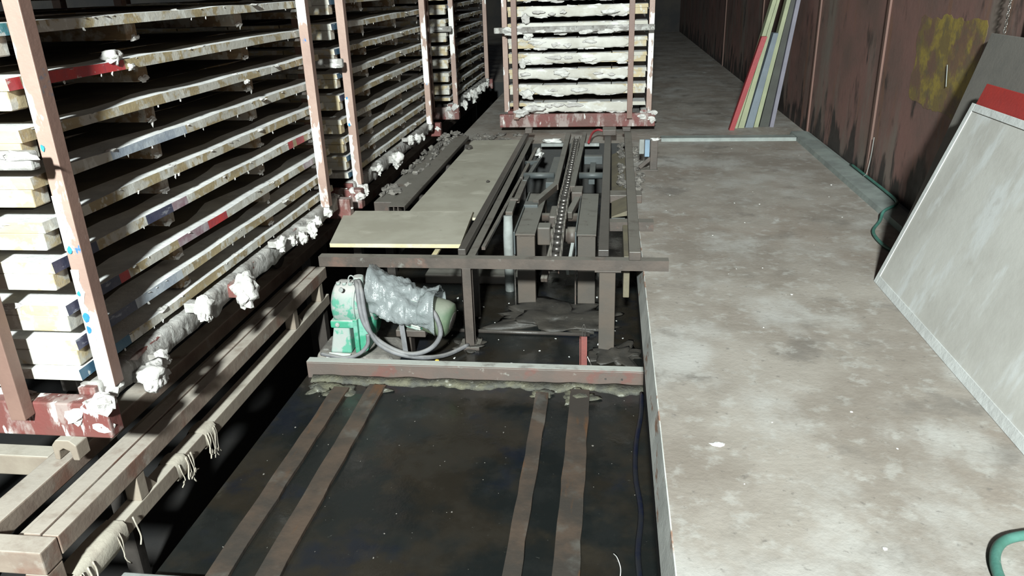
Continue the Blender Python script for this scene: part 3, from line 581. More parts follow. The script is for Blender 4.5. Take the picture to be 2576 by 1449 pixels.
o = mb.build('mud', 'mud'); stuff(o); tag(o, 'dark caked mud around the feet of the columns and posts in the pit', 'mud')
solo('plinth', MB().box(-1.30, -0.60, 5.02, 5.34, PITZ, -0.43), 'column', 'low pale concrete plinth on the pit floor behind the columns', 'plinth', (-0.95, 5.18, PITZ), bevel=0.01)
solo('pipe', MB().cyl((-1.0, 4.22, PITZ + 0.013), (-0.1, 4.20, PITZ + 0.013), 0.012, 10), 'dark_steel', 'thin dark pipe lying across the pit floor between the posts', 'pipe', (-0.5, 4.2, PITZ))
solo('cable', MB().tube(smooth_path([(0.185, 3.50, PITZ + 0.02), (0.175, 3.3, PITZ + 0.013), (0.145, 3.05, PITZ + 0.013), (0.135, 2.8, PITZ + 0.013), (0.15, 2.55, PITZ + 0.013), (0.13, 2.3, PITZ + 0.013), (0.14, 2.0, PITZ + 0.013), (0.12, 1.5, PITZ + 0.013)]), 0.012, 8), 'darkcable', 'dark blue-black cable on the pit floor along the concrete edge', 'cable', (0.15, 2.5, PITZ))
mb = MB(); mb.box(0.045, 0.085, 2.06, 2.17, PITZ, PITZ + 0.006); t_ = thing('tag', (0.06, 2.1, PITZ), 'small white tag with a curved string on the pit floor, bottom edge of the photo', 'tag')
mb.build('card', 'white', t_); MB().tube(smooth_path([(0.062, 2.17, PITZ + 0.006), (0.066, 2.22, PITZ + 0.02), (0.054, 2.27, PITZ + 0.025), (0.040, 2.31, PITZ + 0.01)]), 0.0018, 5).build('string', 'white', t_)
solo('foam_bit', MB().blob((-0.95, 3.80, PITZ + 0.012), (0.013, 0.016, 0.012), 2, 2, 0.2), 'yellow_bit', 'tiny yellow foam bit on the pit floor right of the motor base', 'scrap', (-0.95, 3.8, PITZ))
solo('plaster_chip', MB().blob((0.385, 2.31, 0.004), (0.024, 0.012, 0.005), 3, 2, 0.4), 'white', 'white plaster chip on the concrete floor near the pit edge', 'scrap', (0.385, 2.31, 0))
t_ = thing('stub_channel', (-0.12, 3.75, PITZ), 'short red-brown upright channel with a wire loop on top, behind the angle bar', 'post')
mb = MB(); mb.box(-0.142, -0.137, 3.73, 3.76, PITZ, -0.29); mb.box(-0.134, -0.102, 3.745, 3.75, PITZ, -0.285); mb.build('channel', 'redpost', t_)
MB().tube(smooth_path([(-0.127, 3.748, -0.29), (-0.128, 3.748, -0.235), (-0.120, 3.748, -0.215), (-0.112, 3.748, -0.235), (-0.114, 3.748, -0.29)]), 0.0025, 6).build('wire_loop', 'bright_steel', t_)
MB().tube(smooth_path([(-0.102, 3.745, -0.40), (-0.085, 3.73, -0.43), (-0.07, 3.70, -0.455), (-0.062, 3.69, -0.48)]), 0.005, 6).build('wire', 'bright_steel', t_)

# ------------------------------------------------------------ transfer frame over the pit
t_ = thing('transfer_frame', (-0.6, 4.05, PITZ), 'brown steel frame of rails and cross tube standing over the pit', 'frame')
def hollow(mb, x0, x1, y0, y1, z0, z1, w_=0.005):     # square tube along x with open ends
    mb.box(x0, x1, y0, y1, z0, z0 + w_); mb.box(x0, x1, y0, y1, z1 - w_, z1)
    mb.box(x0, x1, y0, y0 + w_, z0 + w_, z1 - w_); mb.box(x0, x1, y1 - w_, y1, z0 + w_, z1 - w_); return mb
hollow(MB(), -1.655, 0.332, 4.00, 4.058, 0.001, 0.061).build('cross_tube', 'steel', t_)
MB().box(-0.845, -0.800, 4.05, 7.62, 0.062, 0.100).build('left_rail', 'dark_steel', t_, bevel=0.004)
MB().box(-0.798, -0.752, 4.06, 7.62, 0.045, 0.052).build('rail_flange', 'steel', t_, bevel=0.001)
mb = MB(); mb.hexa([(0.115, 4.00, 0.062), (0.180, 4.00, 0.062), (0.205, 7.62, 0.062), (0.140, 7.62, 0.062), (0.115, 4.00, 0.112), (0.180, 4.00, 0.112), (0.205, 7.62, 0.112), (0.140, 7.62, 0.112)]); mb.build('right_rail', 'steel', t_, bevel=0.004)
mb = MB(); mb.hexa([(-0.053, 4.06, 0.062), (0.006, 4.06, 0.062), (0.012, 7.62, 0.062), (-0.047, 7.62, 0.062), (-0.053, 4.06, 0.100), (0.006, 4.06, 0.100), (0.012, 7.62, 0.100), (-0.047, 7.62, 0.100)]); mb.build('inner_rail', 'dark_steel', t_, bevel=0.003)
mb = MB(); mb.box(-0.823, -0.817, 4.0, 4.06, PITZ, 0.0); mb.box(-0.817, -0.768, 4.052, 4.058, PITZ, 0.0); mb.box(-0.823, -0.768, 4.0, 4.006, PITZ, 0.0); mb.build('channel_post', 'steel', t_, bevel=0.001)
MB().box(-0.855, -0.735, 3.97, 4.09, PITZ, PITZ + 0.02).build('foot_plate', 'steel', t_, bevel=0.003)
MB().box(-0.045, 0.045, 4.01, 4.045, PITZ, -0.010).build('flat_post', 'column', t_, bevel=0.003)
MB().box(-0.07, 0.075, 3.995, 4.058, -0.009, 0.0).build('cap_plate', 'steel', t_, bevel=0.001)
mb = MB(); hollow(mb, 0.0, 0.285, 4.72, 4.80, 0.001, 0.061); mb.build('stub_tube', 'steel', t_)
MB().box(0.0, 0.235, 5.38, 5.52, 0.001, 0.060).build('stub_tube', 'steel', t_, bevel=0.004)
MB().cyl((-0.69, 6.10, 0.03), (-0.44, 6.10, 0.03), 0.026, 14).build('round_bar', 'tealsteel', t_)
MB().cyl((-0.24, 6.10, 0.03), (-0.03, 6.10, 0.03), 0.026, 14).build('round_bar', 'tealsteel', t_)
MB().box(-0.66, -0.42, 7.40, 7.45, 0.0, 0.03).build('cross_flat', 'palegrey', t_, bevel=0.003); MB().box(-0.24, -0.1, 7.40, 7.45, 0.0, 0.03).build('cross_flat', 'palegrey', t_, bevel=0.003)
MB().box(-0.22, -0.06, 6.72, 6.80, -0.02, 0.05).build('cross_block', 'tealsteel', t_, bevel=0.004)
MB().box(-0.165, -0.115, 6.12, 6.72, -0.05, -0.0).build('spacer_bar', 'tealsteel', t_, bevel=0.004)
MB().box(-0.50, -0.42, 5.95, 6.9, -0.04, 0.01).build('side_plate', 'tealsteel', t_, bevel=0.004)
for y, h in ((7.50, 0.16), (7.55, 0.15)): pass
MB().box(-0.07, 0.06, 7.42, 7.60, 0.10, 0.155).build('rail_head', 'steel', t_, bevel=0.006)
MB().box(-0.83, -0.76, 7.55, 7.62, 0.10, 0.15).build('rail_stop', 'steel', t_, bevel=0.006)
MB().box(0.12, 0.20, 7.56, 7.62, 0.112, 0.15).build('rail_stop', 'steel', t_, bevel=0.006)
mb = MB(); mb.hexa([(0.02, 5.0, 0.005), (0.125, 5.0, 0.02), (0.135, 7.0, 0.02), (0.02, 7.0, 0.005), (0.02, 5.0, 0.012), (0.125, 5.0, 0.055), (0.135, 7.0, 0.055), (0.03, 7.0, 0.012)]); mb.build('sloping_plate', 'ochre', t_, bevel=0.002)
MB().box(0.02, 0.11, 4.82, 4.98, 0.0, 0.012).build('paper_plate', 'palegrey', t_)
MB().box(0.09, 0.125, 4.10, 4.70, -0.20, 0.05).build('web_plate', 'ochre', t_, bevel=0.004)
mb = MB(); rr = random.Random(31)
for i in range(26): mb.blob((0.10 + rr.uniform(-.02, .025), rr.uniform(5.6, 7.3), 0.05), (0.022, 0.05, 0.016), rr.random() * 60, 2, 0.6)
for i in range(14): mb.blob((0.235 + rr.uniform(-.02, .02), rr.uniform(5.5, 7.5), 0.012), (0.03, 0.05, 0.02), rr.random() * 60, 2, 0.6)
stuff(mb.build('plaster_spill', 'debris', t_))
for (x0, x1) in ((-0.590, -0.462), (-0.197, -0.074)):      # two bent box columns
    c = thing('box_pier', (x0, 4.65, PITZ), ('left' if x0 < -0.4 else 'right') + ' box pier of dusty brown steel with a long flat top, in the pit', 'pier', 'box piers in the pit')
    MB().box(x0 + 0.006, x1 - 0.004, 4.66, 4.72, PITZ, -0.014).build('front_leg', 'column', c, bevel=0.003)
    MB().box(x0 + 0.006, x1 - 0.004, 5.58, 5.64, PITZ, -0.014).build('rear_leg', 'column', c, bevel=0.003)
    MB().box(x0, x1, 4.645, 5.65, -0.012, 0.0).build('top_plate', 'column', c, bevel=0.002)
    MB().box(x0 - 0.012, x0 - 0.002, 4.65, 5.65, -0.14, 0.012).build('side_flange', 'tealsteel', c, bevel=0.002)
    MB().box(x0 - 0.012, x0 - 0.004, 4.64, 4.652, PITZ, -0.14).build('corner_strip', 'bright_steel' if x0 < -.4 else 'steel', c)
    for i, y in enumerate((4.85, 5.1, 5.4)): MB().cyl(((x0 + x1) / 2, y, 0.0), ((x0 + x1) / 2, y, 0.0015), 0.005, 8).build('rivet', 'dark_steel', c)
    for x in (x0 + 0.025, x1 - 0.03): MB().cyl((x, 4.655, -0.018), (x, 4.6615, -0.018), 0.008, 8).build('weld', 'column', c)
solo('pole', MB().tube([(-0.672, 4.92, PITZ), (-0.672, 4.92, -0.1), (-0.672, 4.94, 0.035)], [0.034, 0.034, 0.030], 12), 'palegrey', 'plaster-coated pale pole standing left of the columns', 'pole', (-0.67, 4.92, PITZ))
t_ = thing('linkage', (-0.66, 5.6, 0.0), 'dusty jointed lever arms beside the left rail of the frame', 'lever')
MB().bar((-0.67, 4.98, 0.035), (-0.68, 5.35, 0.03), 0.05, 0.03).build('arm', 'column', t_, bevel=0.004)
MB().bar((-0.66, 5.32, 0.03), (-0.665, 5.95, 0.02), 0.045, 0.03).build('arm', 'steel', t_, bevel=0.004)
MB().bar((-0.66, 5.9, 0.025), (-0.62, 6.75, 0.02), 0.035, 0.03).build('arm', 'tealsteel', t_, bevel=0.004)
MB().bar((-0.70, 6.0, 0.025), (-0.69, 7.2, 0.02), 0.028, 0.03).build('arm', 'steel', t_, bevel=0.004)
MB().bar((-0.74, 4.3, 0.02), (-0.70, 6.3, 0.02), 0.022, 0.02).build('rod', 'steel', t_)
MB().bar((-0.72, 6.55, 0.03), (-0.63, 6.6, 0.03), 0.05, 0.03).build('joint', 'tealsteel', t_, bevel=0.004)
MB().bar((-0.70, 5.30, 0.05), (-0.64, 5.30, 0.05), 0.05, 0.012).build('joint', 'steel', t_, bevel=0.002)
solo('rag', MB().blob((-0.64, 6.95, 0.03), (0.035, 0.10, 0.025), 8, 3, 0.7), 'white', 'crumpled white scrap caught on the lever arms', 'scrap', (-0.64, 6.95, 0.0))
solo('rag', MB().blob((-0.56, 7.52, 0.035), (0.09, 0.035, 0.018), 12, 3, 0.7), 'white', 'white scrap lying beneath the front edge of the far rack', 'scrap', (-0.56, 7.5, 0.0))

# chain conveyor
t_ = thing('chain_conveyor', (-0.35, 5.6, -0.1), 'greasy chain conveyor with two guide bars running back under the far rack', 'conveyor')
MB().hexa([(-0.425, 5.75, 0.0), (-0.385, 5.75, 0.0), (-0.395, 7.9, 0.0), (-0.445, 7.9, 0.0), (-0.425, 5.75, 0.045), (-0.385, 5.75, 0.045), (-0.395, 7.9, 0.045), (-0.445, 7.9, 0.045)]).build('guide_bar', 'column', t_, bevel=0.003)
MB().hexa([(-0.295, 5.70, 0.0), (-0.255, 5.70, 0.0), (-0.235, 7.9, 0.0), (-0.275, 7.9, 0.0), (-0.295, 5.70, 0.045), (-0.255, 5.70, 0.045), (-0.235, 7.9, 0.045), (-0.275, 7.9, 0.045)]).build('guide_bar', 'column', t_, bevel=0.003)
MB().bar((-0.405, 5.8, 0.022), (-0.52, 5.32, 0.015), 0.045, 0.05).build('guide_foot', 'column', t_, bevel=0.003)
MB().box(-0.60, -0.50, 5.26, 5.36, -0.01, 0.02).build('foot_plate', 'tealsteel', t_, bevel=0.003)
MB().box(-0.275, -0.195, 5.55, 5.75, -0.04, 0.035).build('bearing_block', 'steel', t_, bevel=0.006)
MB().hexa([(-0.365, 5.3, -0.045), (-0.305, 5.3, -0.045), (-0.285, 7.9, -0.03), (-0.375, 7.9, -0.03), (-0.365, 5.3, -0.03), (-0.305, 5.3, -0.03), (-0.285, 7.9, -0.015), (-0.375, 7.9, -0.015)]).build('slide_plate', 'steel', t_, bevel=0.001)
def sprocket(x0, x1, y, z, r, teeth):
    pts = []
    for i in range(teeth * 4):
        a = 2 * math.pi * i / (teeth * 4); rr_ = r if i % 4 in (0, 1) else r * 0.80
        pts.append((y + math.cos(a) * rr_, z + math.sin(a) * rr_))
    return MB().prism(pts, 0, x0, x1)
sprocket(-0.318, -0.302, 4.78, -0.09, 0.125, 12).build('sprocket', 'steel', t_, bevel=0.002)
sprocket(-0.345, -0.330, 5.40, -0.05, 0.09, 10).build('sprocket', 'steel', t_, bevel=0.002)
MB().cyl((-0.455, 4.78, -0.05), (-0.20, 4.78, -0.05), 0.045, 18).build('shaft', 'steel', t_)
MB().cyl((-0.262, 4.78, -0.05), (-0.200, 4.78, -0.05), 0.058, 18).build('collar', 'steel', t_)
MB().box(-0.455, -0.37, 4.72, 4.84, -0.10, 0.02).build('bearing_block', 'column', t_, bevel=0.008)
MB().cyl((-0.46, 5.16, -0.04), (-0.20, 5.16, -0.04), 0.030, 16).build('shaft', 'steel', t_)
MB().box(-0.405, -0.355, 5.03, 5.30, -0.09, 0.005).build('bearing_block', 'steel', t_, bevel=0.010)
MB().bar((-0.27, 5.10, -0.01), (-0.225, 5.42, 0.015), 0.045, 0.05).build('cam_plate', 'column', t_, bevel=0.006)
for i in range(2): MB().bar((-0.385 + 0.02 * i, 4.25, -0.16), (-0.345 + .01 * i, 4.6, -0.03), 0.02, 0.03).build('stay', 'steel', t_, bevel=0.003)
MB().bar((-0.235, 4.28, -0.12), (-0.215, 4.5, -0.02), 0.02, 0.04).build('stay', 'palegrey', t_, bevel=0.003)
MB().cyl((-0.36, 4.95, -0.13), (-0.36, 4.95, -0.09), 0.05, 16).build('grease_cup', 'dark_steel', t_)
MB().cyl((-0.36, 5.42, 0.02), (-0.30, 5.42, 0.02), 0.02, 12).build('pin', 'bright_steel', t_)
ch = thing('roller_chain', (-0.31, 4.1, 0.0), 'heavy roller chain with shiny worn rollers lying between the columns', 'chain')
def chain_z(y):
    if y < 4.62: return 0.018 - (4.62 - y) * 0.10
    if y < 5.4: return 0.022
    return 0.020 - min(1, (y - 5.4) / 0.5) * 0.022
y = 4.10; i = 0; lm = {}
rollm = MB().cyl((-0.024, 0, 0), (0.024, 0, 0), 0.021, 14).mesh('roller', 'bright_steel')
for w_ in (0.034, 0.027):
    mb = MB()
    for s_ in (-1, 1):
        x = s_ * w_
        pts = [(-0.015 + 0.027 * math.cos(a), 0.027 * math.sin(a)) for a in [math.pi / 2 + math.pi * q / 6 for q in range(7)]] + [(0.085 + 0.027 * math.cos(a), 0.027 * math.sin(a)) for a in [-math.pi / 2 + math.pi * q / 6 for q in range(7)]]
        pts = [(p[0] + 0.012, p[1]) for p in pts]
        mb.prism(pts, 0, x - 0.003, x + 0.003)
    lm[w_] = mb.mesh('chain_link', 'steel')
while y < 7.7:
    xc = -0.302 - 0.02 * min(1, max(0, (y - 4.1) / 1.4)) - 0.004 * max(0, y - 5.4)
    o = link('chain_link', lm[0.034 if i % 2 else 0.027], ch); o.location = (xc + 0.31, y - 4.1, chain_z(y + 0.03)); o.rotation_euler.x = math.atan2(chain_z(y + 0.09) - chain_z(y), 0.09)
    link('roller', rollm, o)
    y += 0.09; i += 1

# upright box beside the right rail
t_ = thing('junction_post', (0.36, 6.45, 0.0), 'short brown upright post with a light blue plate on the concrete floor by the pit', 'post')
MB().box(0.335, 0.395, 6.40, 6.46, 0.0, 0.25).build('post', 'steel', t_, bevel=0.004)
MB().box(0.290, 0.330, 6.42, 6.46, 0.11, 0.25).build('blue_plate', 'bluebox', t_, bevel=0.003)
MB().box(0.245, 0.285, 6.44, 6.47, 0.13, 0.25).build('bracket', 'palegrey', t_, bevel=0.003)
MB().bar((0.25, 6.42, 0.02), (0.34, 6.42, 0.10), 0.03, 0.03).build('brace', 'steel', t_, bevel=0.003)
MB().blob((0.37, 6.43, 0.255), (0.04, 0.035, 0.012), 4, 2, 0.5).build('plaster_cap', 'white', t_)
MB().box(0.26, 0.40, 6.36, 6.48, 0.0, 0.012).build('foot_plate', 'steel', t_, bevel=0.002)
solo('wire', MB().tube(smooth_path([(-0.20, 7.35, 0.05), (-0.17, 7.55, 0.10), (-0.12, 7.62, 0.12), (-0.06, 7.62, 0.11)]), 0.012, 8), 'lean_red', 'short curved red cable in front of the far rack base', 'cable', (-0.13, 7.5, 0.05))

# ------------------------------------------------------------ plywood and side rails left of the frame
ply = []
def sheet(pts, z0, z1, label, loc):
    mb = MB(); mb.hexa([(x, y, z0) for x, y in pts] + [(x, y, z1) for x, y in pts]); o = solo('plywood_sheet', mb, ['ply', 'ply_edge'], label, 'board', loc, 'plywood sheets', 0.001)
    for p in o.data.polygons:
        if abs(p.normal.z) < 0.5: p.material_index = 1
    return o
sheet([(-1.642, 4.165), (-0.852, 4.175), (-0.895, 4.87), (-1.775, 4.86)], 0.062, 0.086, 'nearer short plywood sheet with a yellow front edge, beside the cross tube', (-1.25, 4.5, 0.062))
sheet([(-1.355, 4.80), (-0.862, 4.80), (-0.852, 7.46), (-1.335, 7.44)], 0.042, 0.060, 'longer plywood sheet running back toward the far rack', (-1.1, 6.1, 0.042))
solo('spacer', MB().box(-1.015, -0.985, 4.10, 4.60, 0.030, 0.0415), 'ply_edge', 'small yellow wood spacer under the front edge of the nearer plywood sheet', 'spacer', (-1.0, 4.3, 0.03))
t_ = thing('deck_frame', (-1.2, 5.5, PITZ), 'dark steel joists carrying the plywood sheets over the pit', 'frame')
for y in (4.45, 5.4, 6.4, 7.3): MB().box(-1.66, -0.80, y, y + 0.05, -0.02, 0.029 if y < 4.6 else 0.0415).build('joist', 'dark_steel', t_)
for y in (4.45, 7.3):
    for x in (-1.60, -0.86): MB().box(x, x + 0.05, y, y + 0.05, PITZ, -0.02).build('leg', 'dark_steel', t_)
t_ = thing('side_rail', (-1.44, 5.0, 0.042), 'flat brown steel rail along the left edge of the plywood', 'rail')
MB().box(-1.505, -1.385, 4.95, 7.50, 0.088, 0.094).build('flat_top', 'steel', t_, bevel=0.001)
MB().box(-1.391, -1.385, 4.95, 7.50, 0.062, 0.088).build('web', 'dark_steel', t_); MB().box(-1.500, -1.494, 4.95, 7.50, 0.042, 0.088).build('web', 'dark_steel', t_)
for x in (-1.47, -1.44): MB().box(x, x + 0.008, 4.96, 5.10, 0.042, 0.087).build('rib', 'steel', t_)
t_ = thing('outer_rail', (-1.60, 5.15, 0.0), 'plaster-strewn steel beam between the racks and the flat rail', 'beam')
MB().box(-1.655, -1.515, 5.12, 7.52, 0.0, 0.075).build('beam_body', 'steel', t_, bevel=0.004)
for y in (5.18, 7.40): MB().box(-1.62, -1.56, y, y + 0.06, PITZ, -0.001).build('leg', 'dark_steel', t_)
mb = MB(); rr = random.Random(77)
for i in range(46): mb.blob((rr.uniform(-1.65, -1.50), rr.uniform(5.25, 7.7), rr.uniform(0.078, 0.10)), (rr.uniform(0.012, 0.035), rr.uniform(0.02, 0.07), 0.018), rr.random() * 60, 2, 0.7)
stuff(mb.build('plaster_debris', 'debris', t_))
mb = MB(); rr = random.Random(78)
for i in range(40): mb.blob((rr.uniform(-1.66, -0.95), rr.uniform(7.6, 8.05), 0.01), (rr.uniform(0.012, 0.05), rr.uniform(0.02, 0.07), 0.015), rr.random() * 60, 2, 0.7)
o = mb.build('floor_debris', 'debris'); stuff(o); tag(o, 'dark crumbled plaster on the floor left of the far rack', 'debris')
solo('stone', MB().blob((-1.30, 7.02, 0.075), (0.032, 0.05, 0.018), 3, 3, 0.2), 'dark_steel', 'small dark lump on the long plywood sheet near its far end', 'stone', (-1.30, 7.02, 0.06))
solo('stone', MB().blob((-0.93, 5.75, 0.068), (0.014, 0.02, 0.010), 6, 2, 0.2), 'dark_steel', 'tiny dark crumb on the long plywood sheet beside the left rail', 'stone', (-0.93, 5.75, 0.06))

# ------------------------------------------------------------ gear motor in the pit
solo('concrete_block', MB().hexa([(-1.64, 3.70, PITZ), (-1.17, 3.70, PITZ), (-1.16, 4.02, PITZ), (-1.64, 4.02, PITZ), (-1.635, 3.76, -0.435), (-1.23, 3.76, -0.435), (-1.22, 4.0, -0.435), (-1.635, 4.0, -0.435)]), 'debris', 'rough grey plaster-covered footing under the green motor', 'footing', (-1.45, 3.85, PITZ), bevel=0.015)
t_ = thing('gear_motor', (-1.45, 3.88, -0.435), 'dusty green gear motor standing on its footing in the pit under the cross tube', 'motor')
def lathe(mb, c, axis, prof, nn=28, mi=0):        # prof (t, r) along axis from c
    ax = Vector(axis).normalized(); u = ax.orthogonal().normalized(); w_ = ax.cross(u); vs, fs = [], []
    for (t, r) in prof:
        for k in range(nn):
            a = 2 * math.pi * k / nn; vs.append(Vector(c) + ax * t + (u * math.cos(a) + w_ * math.sin(a)) * r)
    for i in range(len(prof) - 1):
        for k in range(nn): a, b_ = i * nn + k, i * nn + (k + 1) % nn; fs.append((a, b_, b_ + nn, a + nn))
    fs += [tuple(range(nn))[::-1], tuple((len(prof) - 1) * nn + k for k in range(nn))]
    return mb.add(vs, fs, mi, True)
mb = MB(); lathe(mb, (-1.585, 3.90, -0.175), (1, 0, 0), [(0.0, 0.09), (0.012, 0.115), (0.03, 0.13), (0.135, 0.13), (0.14, 0.118), (0.20, 0.115), (0.24, 0.10)])
o = mb.build('gear_housing', 'gear_grey', t_, bevel=0.002)
lathe(MB(), (-1.45, 3.90, -0.175), (1, 0, 0), [(0.0, 0.133), (0.012, 0.133)]).build('housing_flange', 'gear_grey', t_, bevel=0.002)
MB().box(-1.588, -1.44, 3.775, 4.0, -0.285, -0.240).build('housing_band', 'green', t_, bevel=0.008)
MB().hexa([(-1.60, 3.76, -0.434), (-1.475, 3.76, -0.434), (-1.475, 4.0, -0.434), (-1.60, 4.0, -0.434), (-1.575, 3.79, -0.27), (-1.485, 3.79, -0.27), (-1.485, 3.98, -0.27), (-1.575, 3.98, -0.27)]).build('foot', 'gear_grey', t_, bevel=0.010)
MB().hexa([(-1.44, 3.79, -0.434), (-1.39, 3.79, -0.434), (-1.39, 3.98, -0.434), (-1.44, 3.98, -0.434), (-1.44, 3.80, -0.23), (-1.36, 3.80, -0.23), (-1.36, 3.97, -0.23), (-1.44, 3.97, -0.23)]).build('foot', 'green', t_, bevel=0.008)
lathe(MB(), (-1.43, 3.89, -0.26), (1, 0, 0), [(0.0, 0.085), (0.05, 0.095), (0.08, 0.09)]).build('oil_sump', 'green', t_)
MB().box(-1.455, -1.43, 3.77, 3.82, -0.434, -0.23).build('rib', 'green', t_, bevel=0.003)
for (x, z) in ((-1.545, -0.262), (-1.50, -0.05)): MB().cyl((x, 3.768, z), (x, 3.778, z), 0.013, 10).build('bolt', 'palegrey', t_)
for x in (-1.545, -1.51, -1.475): MB().cyl((x, 3.86, -0.055), (x, 3.86, -0.038), 0.012, 10).build('bolt', 'gear_grey', t_)
MB().cyl((-1.425, 3.86, -0.06), (-1.425, 3.86, 0.0), 0.028, 14).build('breather', 'gear_grey', t_)
MB().tube([( -1.462 + 0.018 * math.cos(a), 3.85, -0.02 + 0.026 * math.sin(a)) for a in [2 * math.pi * k / 16 for k in range(17)]], 0.004, 6, cap=False).build('eye_bolt', 'palegrey', t_)
ax = Vector((0.96, -0.10, -0.26)).normalized(); c0 = Vector((-1.36, 3.90, -0.135))
lathe(MB(), c0, ax, [(0.0, 0.07), (0.02, 0.105), (0.05, 0.112), (0.06, 0.098), (0.33, 0.098), (0.335, 0.09)]).build('motor_body', 'green', t_, bevel=0.001)
fm = MB(); u = ax.orthogonal().normalized(); w_ = ax.cross(u)
for k in range(30):
    a = 2 * math.pi * k / 30; dr = u * math.cos(a) + w_ * math.sin(a)
    fm.bar(c0 + ax * 0.075 + dr * 0.102, c0 + ax * 0.325 + dr * 0.102, 0.004, 0.014, dr)
stuff(fm.build('cooling_fins', 'gear_grey', t_))
fc = lathe(MB(), c0 + ax * 0.335, ax, [(0.0, 0.104), (0.09, 0.106), (0.125, 0.098), (0.138, 0.075), (0.14, 0.02)]).build('fan_cover', 'green_dust', t_)
lathe(MB(), c0 + ax * 0.4755, ax, [(0.0, 0.055), (0.004, 0.05)]).build('fan_grille', 'dark_steel', fc)
pb = c0 + ax * 0.20 + Vector((0, 0.0, 0.095)); MB().box(pb.x - 0.04, pb.x + 0.04, pb.y - 0.04, pb.y + 0.04, pb.z - 0.02, pb.z + 0.015).build('terminal_box', 'green', t_, bevel=0.008)
MB().box(-1.22, -1.05, 3.80, 3.98, -0.34, -0.30).build('motor_foot', 'steel', t_, bevel=0.004); MB().box(-1.19, -1.15, 3.85, 3.93, PITZ, -0.34).build('motor_leg', 'steel', t_, bevel=0.004)
# polythene bag over the motor
mb = MB(); n_, m_ = 46, 40; vs, fs = [], []
for i in range(n_ + 1):
    t = i / n_; tt = 0.0 + t * 0.40
    for j in range(m_ + 1):
        a = math.radians(-118 + 225 * j / m_); up = Vector((0, 0, 1)); side = Vector((0, -1, 0))
        base = c0 + ax * tt; r = 0.128 + 0.02 * noise.noise(Vector((t * 5, j * 0.2, 1))) + 0.022 * abs(noise.noise(Vector((t * 11, j * 0.35, 7))))
        if t < 0.25: r += 0.055 * (0.25 - t) / 0.25 * max(0, math.cos(a))
        if 0.62 < t < 0.74: r -= 0.018
        if t > 0.8: r += (t - 0.8) * 0.22 * (0.4 + 0.6 * abs(math.sin(a * 2.3)))
        r *= 1 + 0.15 * math.sin(a * 3 + t * 6) * (1 if abs(a) > 1.0 else 0.3); r += 0.012 * abs(math.sin(a * 5 + t * 17 + 3 * noise.noise(Vector((t * 4, a, 2)))))
        vs.append(base + (up * math.cos(a) + side * math.sin(a)) * r)
for i in range(n_):
    for j in range(m_): a = i * (m_ + 1) + j; fs.append((a, a + 1, a + m_ + 2, a + m_ + 1))
mb.add(vs, fs, 0, True); o = solo('plastic_bag', mb, 'bag', 'crumpled cloudy plastic bag draped over the green motor', 'plastic bag', tuple(c0))
sd = o.modifiers.new('thickness', 'SOLIDIFY'); sd.thickness = 0.0015
solo('cable', MB().tube(smooth_path([(-1.43, 3.83, -0.02), (-1.40, 3.76, -0.03), (-1.385, 3.72, -0.12), (-1.36, 3.70, -0.22), (-1.30, 3.70, -0.31), (-1.20, 3.70, -0.375), (-1.10, 3.70, -0.395), (-1.00, 3.71, -0.36), (-0.945, 3.72, -0.28), (-0.965, 3.74, -0.19), (-1.01, 3.77, -0.14)]), 0.0135, 10), 'cable', 'thick grey cable looping in front of the green motor', 'cable', (-1.2, 3.7, -0.4))
solo('cable', MB().tube(smooth_path([(-1.415, 3.83, -0.015), (-1.375, 3.745, -0.05), (-1.36, 3.715, -0.16), (-1.33, 3.695, -0.27), (-1.27, 3.69, -0.35), (-1.17, 3.69, -0.395), (-1.05, 3.73, -0.43), (-0.95, 3.85, -0.47), (-0.85, 4.0, -0.478)]), 0.013, 10), 'cable', 'second grey cable running off right behind the looped one', 'cable', (-1.2, 3.7, -0.41))
solo('cable', MB().tube(smooth_path([(-1.34, 3.675, -0.27), (-1.345, 3.665, -0.33), (-1.40, 3.66, -0.385), (-1.48, 3.66, -0.41), (-1.56, 3.67, -0.405), (-1.63, 3.70, -0.41)]), 0.011, 10), 'cable', 'grey cable curving left below the gear housing', 'cable', (-1.5, 3.67, -0.41))
solo('strap', MB().bar((-1.175, 3.77, -0.23), (-1.155, 3.74, -0.40), 0.028, 0.004, (0, 1, 0)), 'cable', 'grey strap hanging from the bag in front of the motor', 'strap', (-1.16, 3.75, -0.4))
solo('paper', MB().hexa([(-1.56, 3.70, -0.432), (-1.44, 3.69, -0.434), (-1.43, 3.745, -0.430), (-1.56, 3.755, -0.430), (-1.56, 3.70, -0.429), (-1.44, 3.69, -0.431), (-1.43, 3.745, -0.427), (-1.56, 3.755, -0.427)]), 'white', 'torn white paper on the footing in front of the gear housing', 'paper', (-1.5, 3.72, -0.432))

for o_ in list(COL.objects):                       # nudge the motor group onto its place
    if o_.parent is None and (o_.name.startswith(('gear_motor', 'plastic_bag', 'strap')) or (o_.name.startswith('cable') and o_.location.y > 3.6)): o_.location.x += 0.045
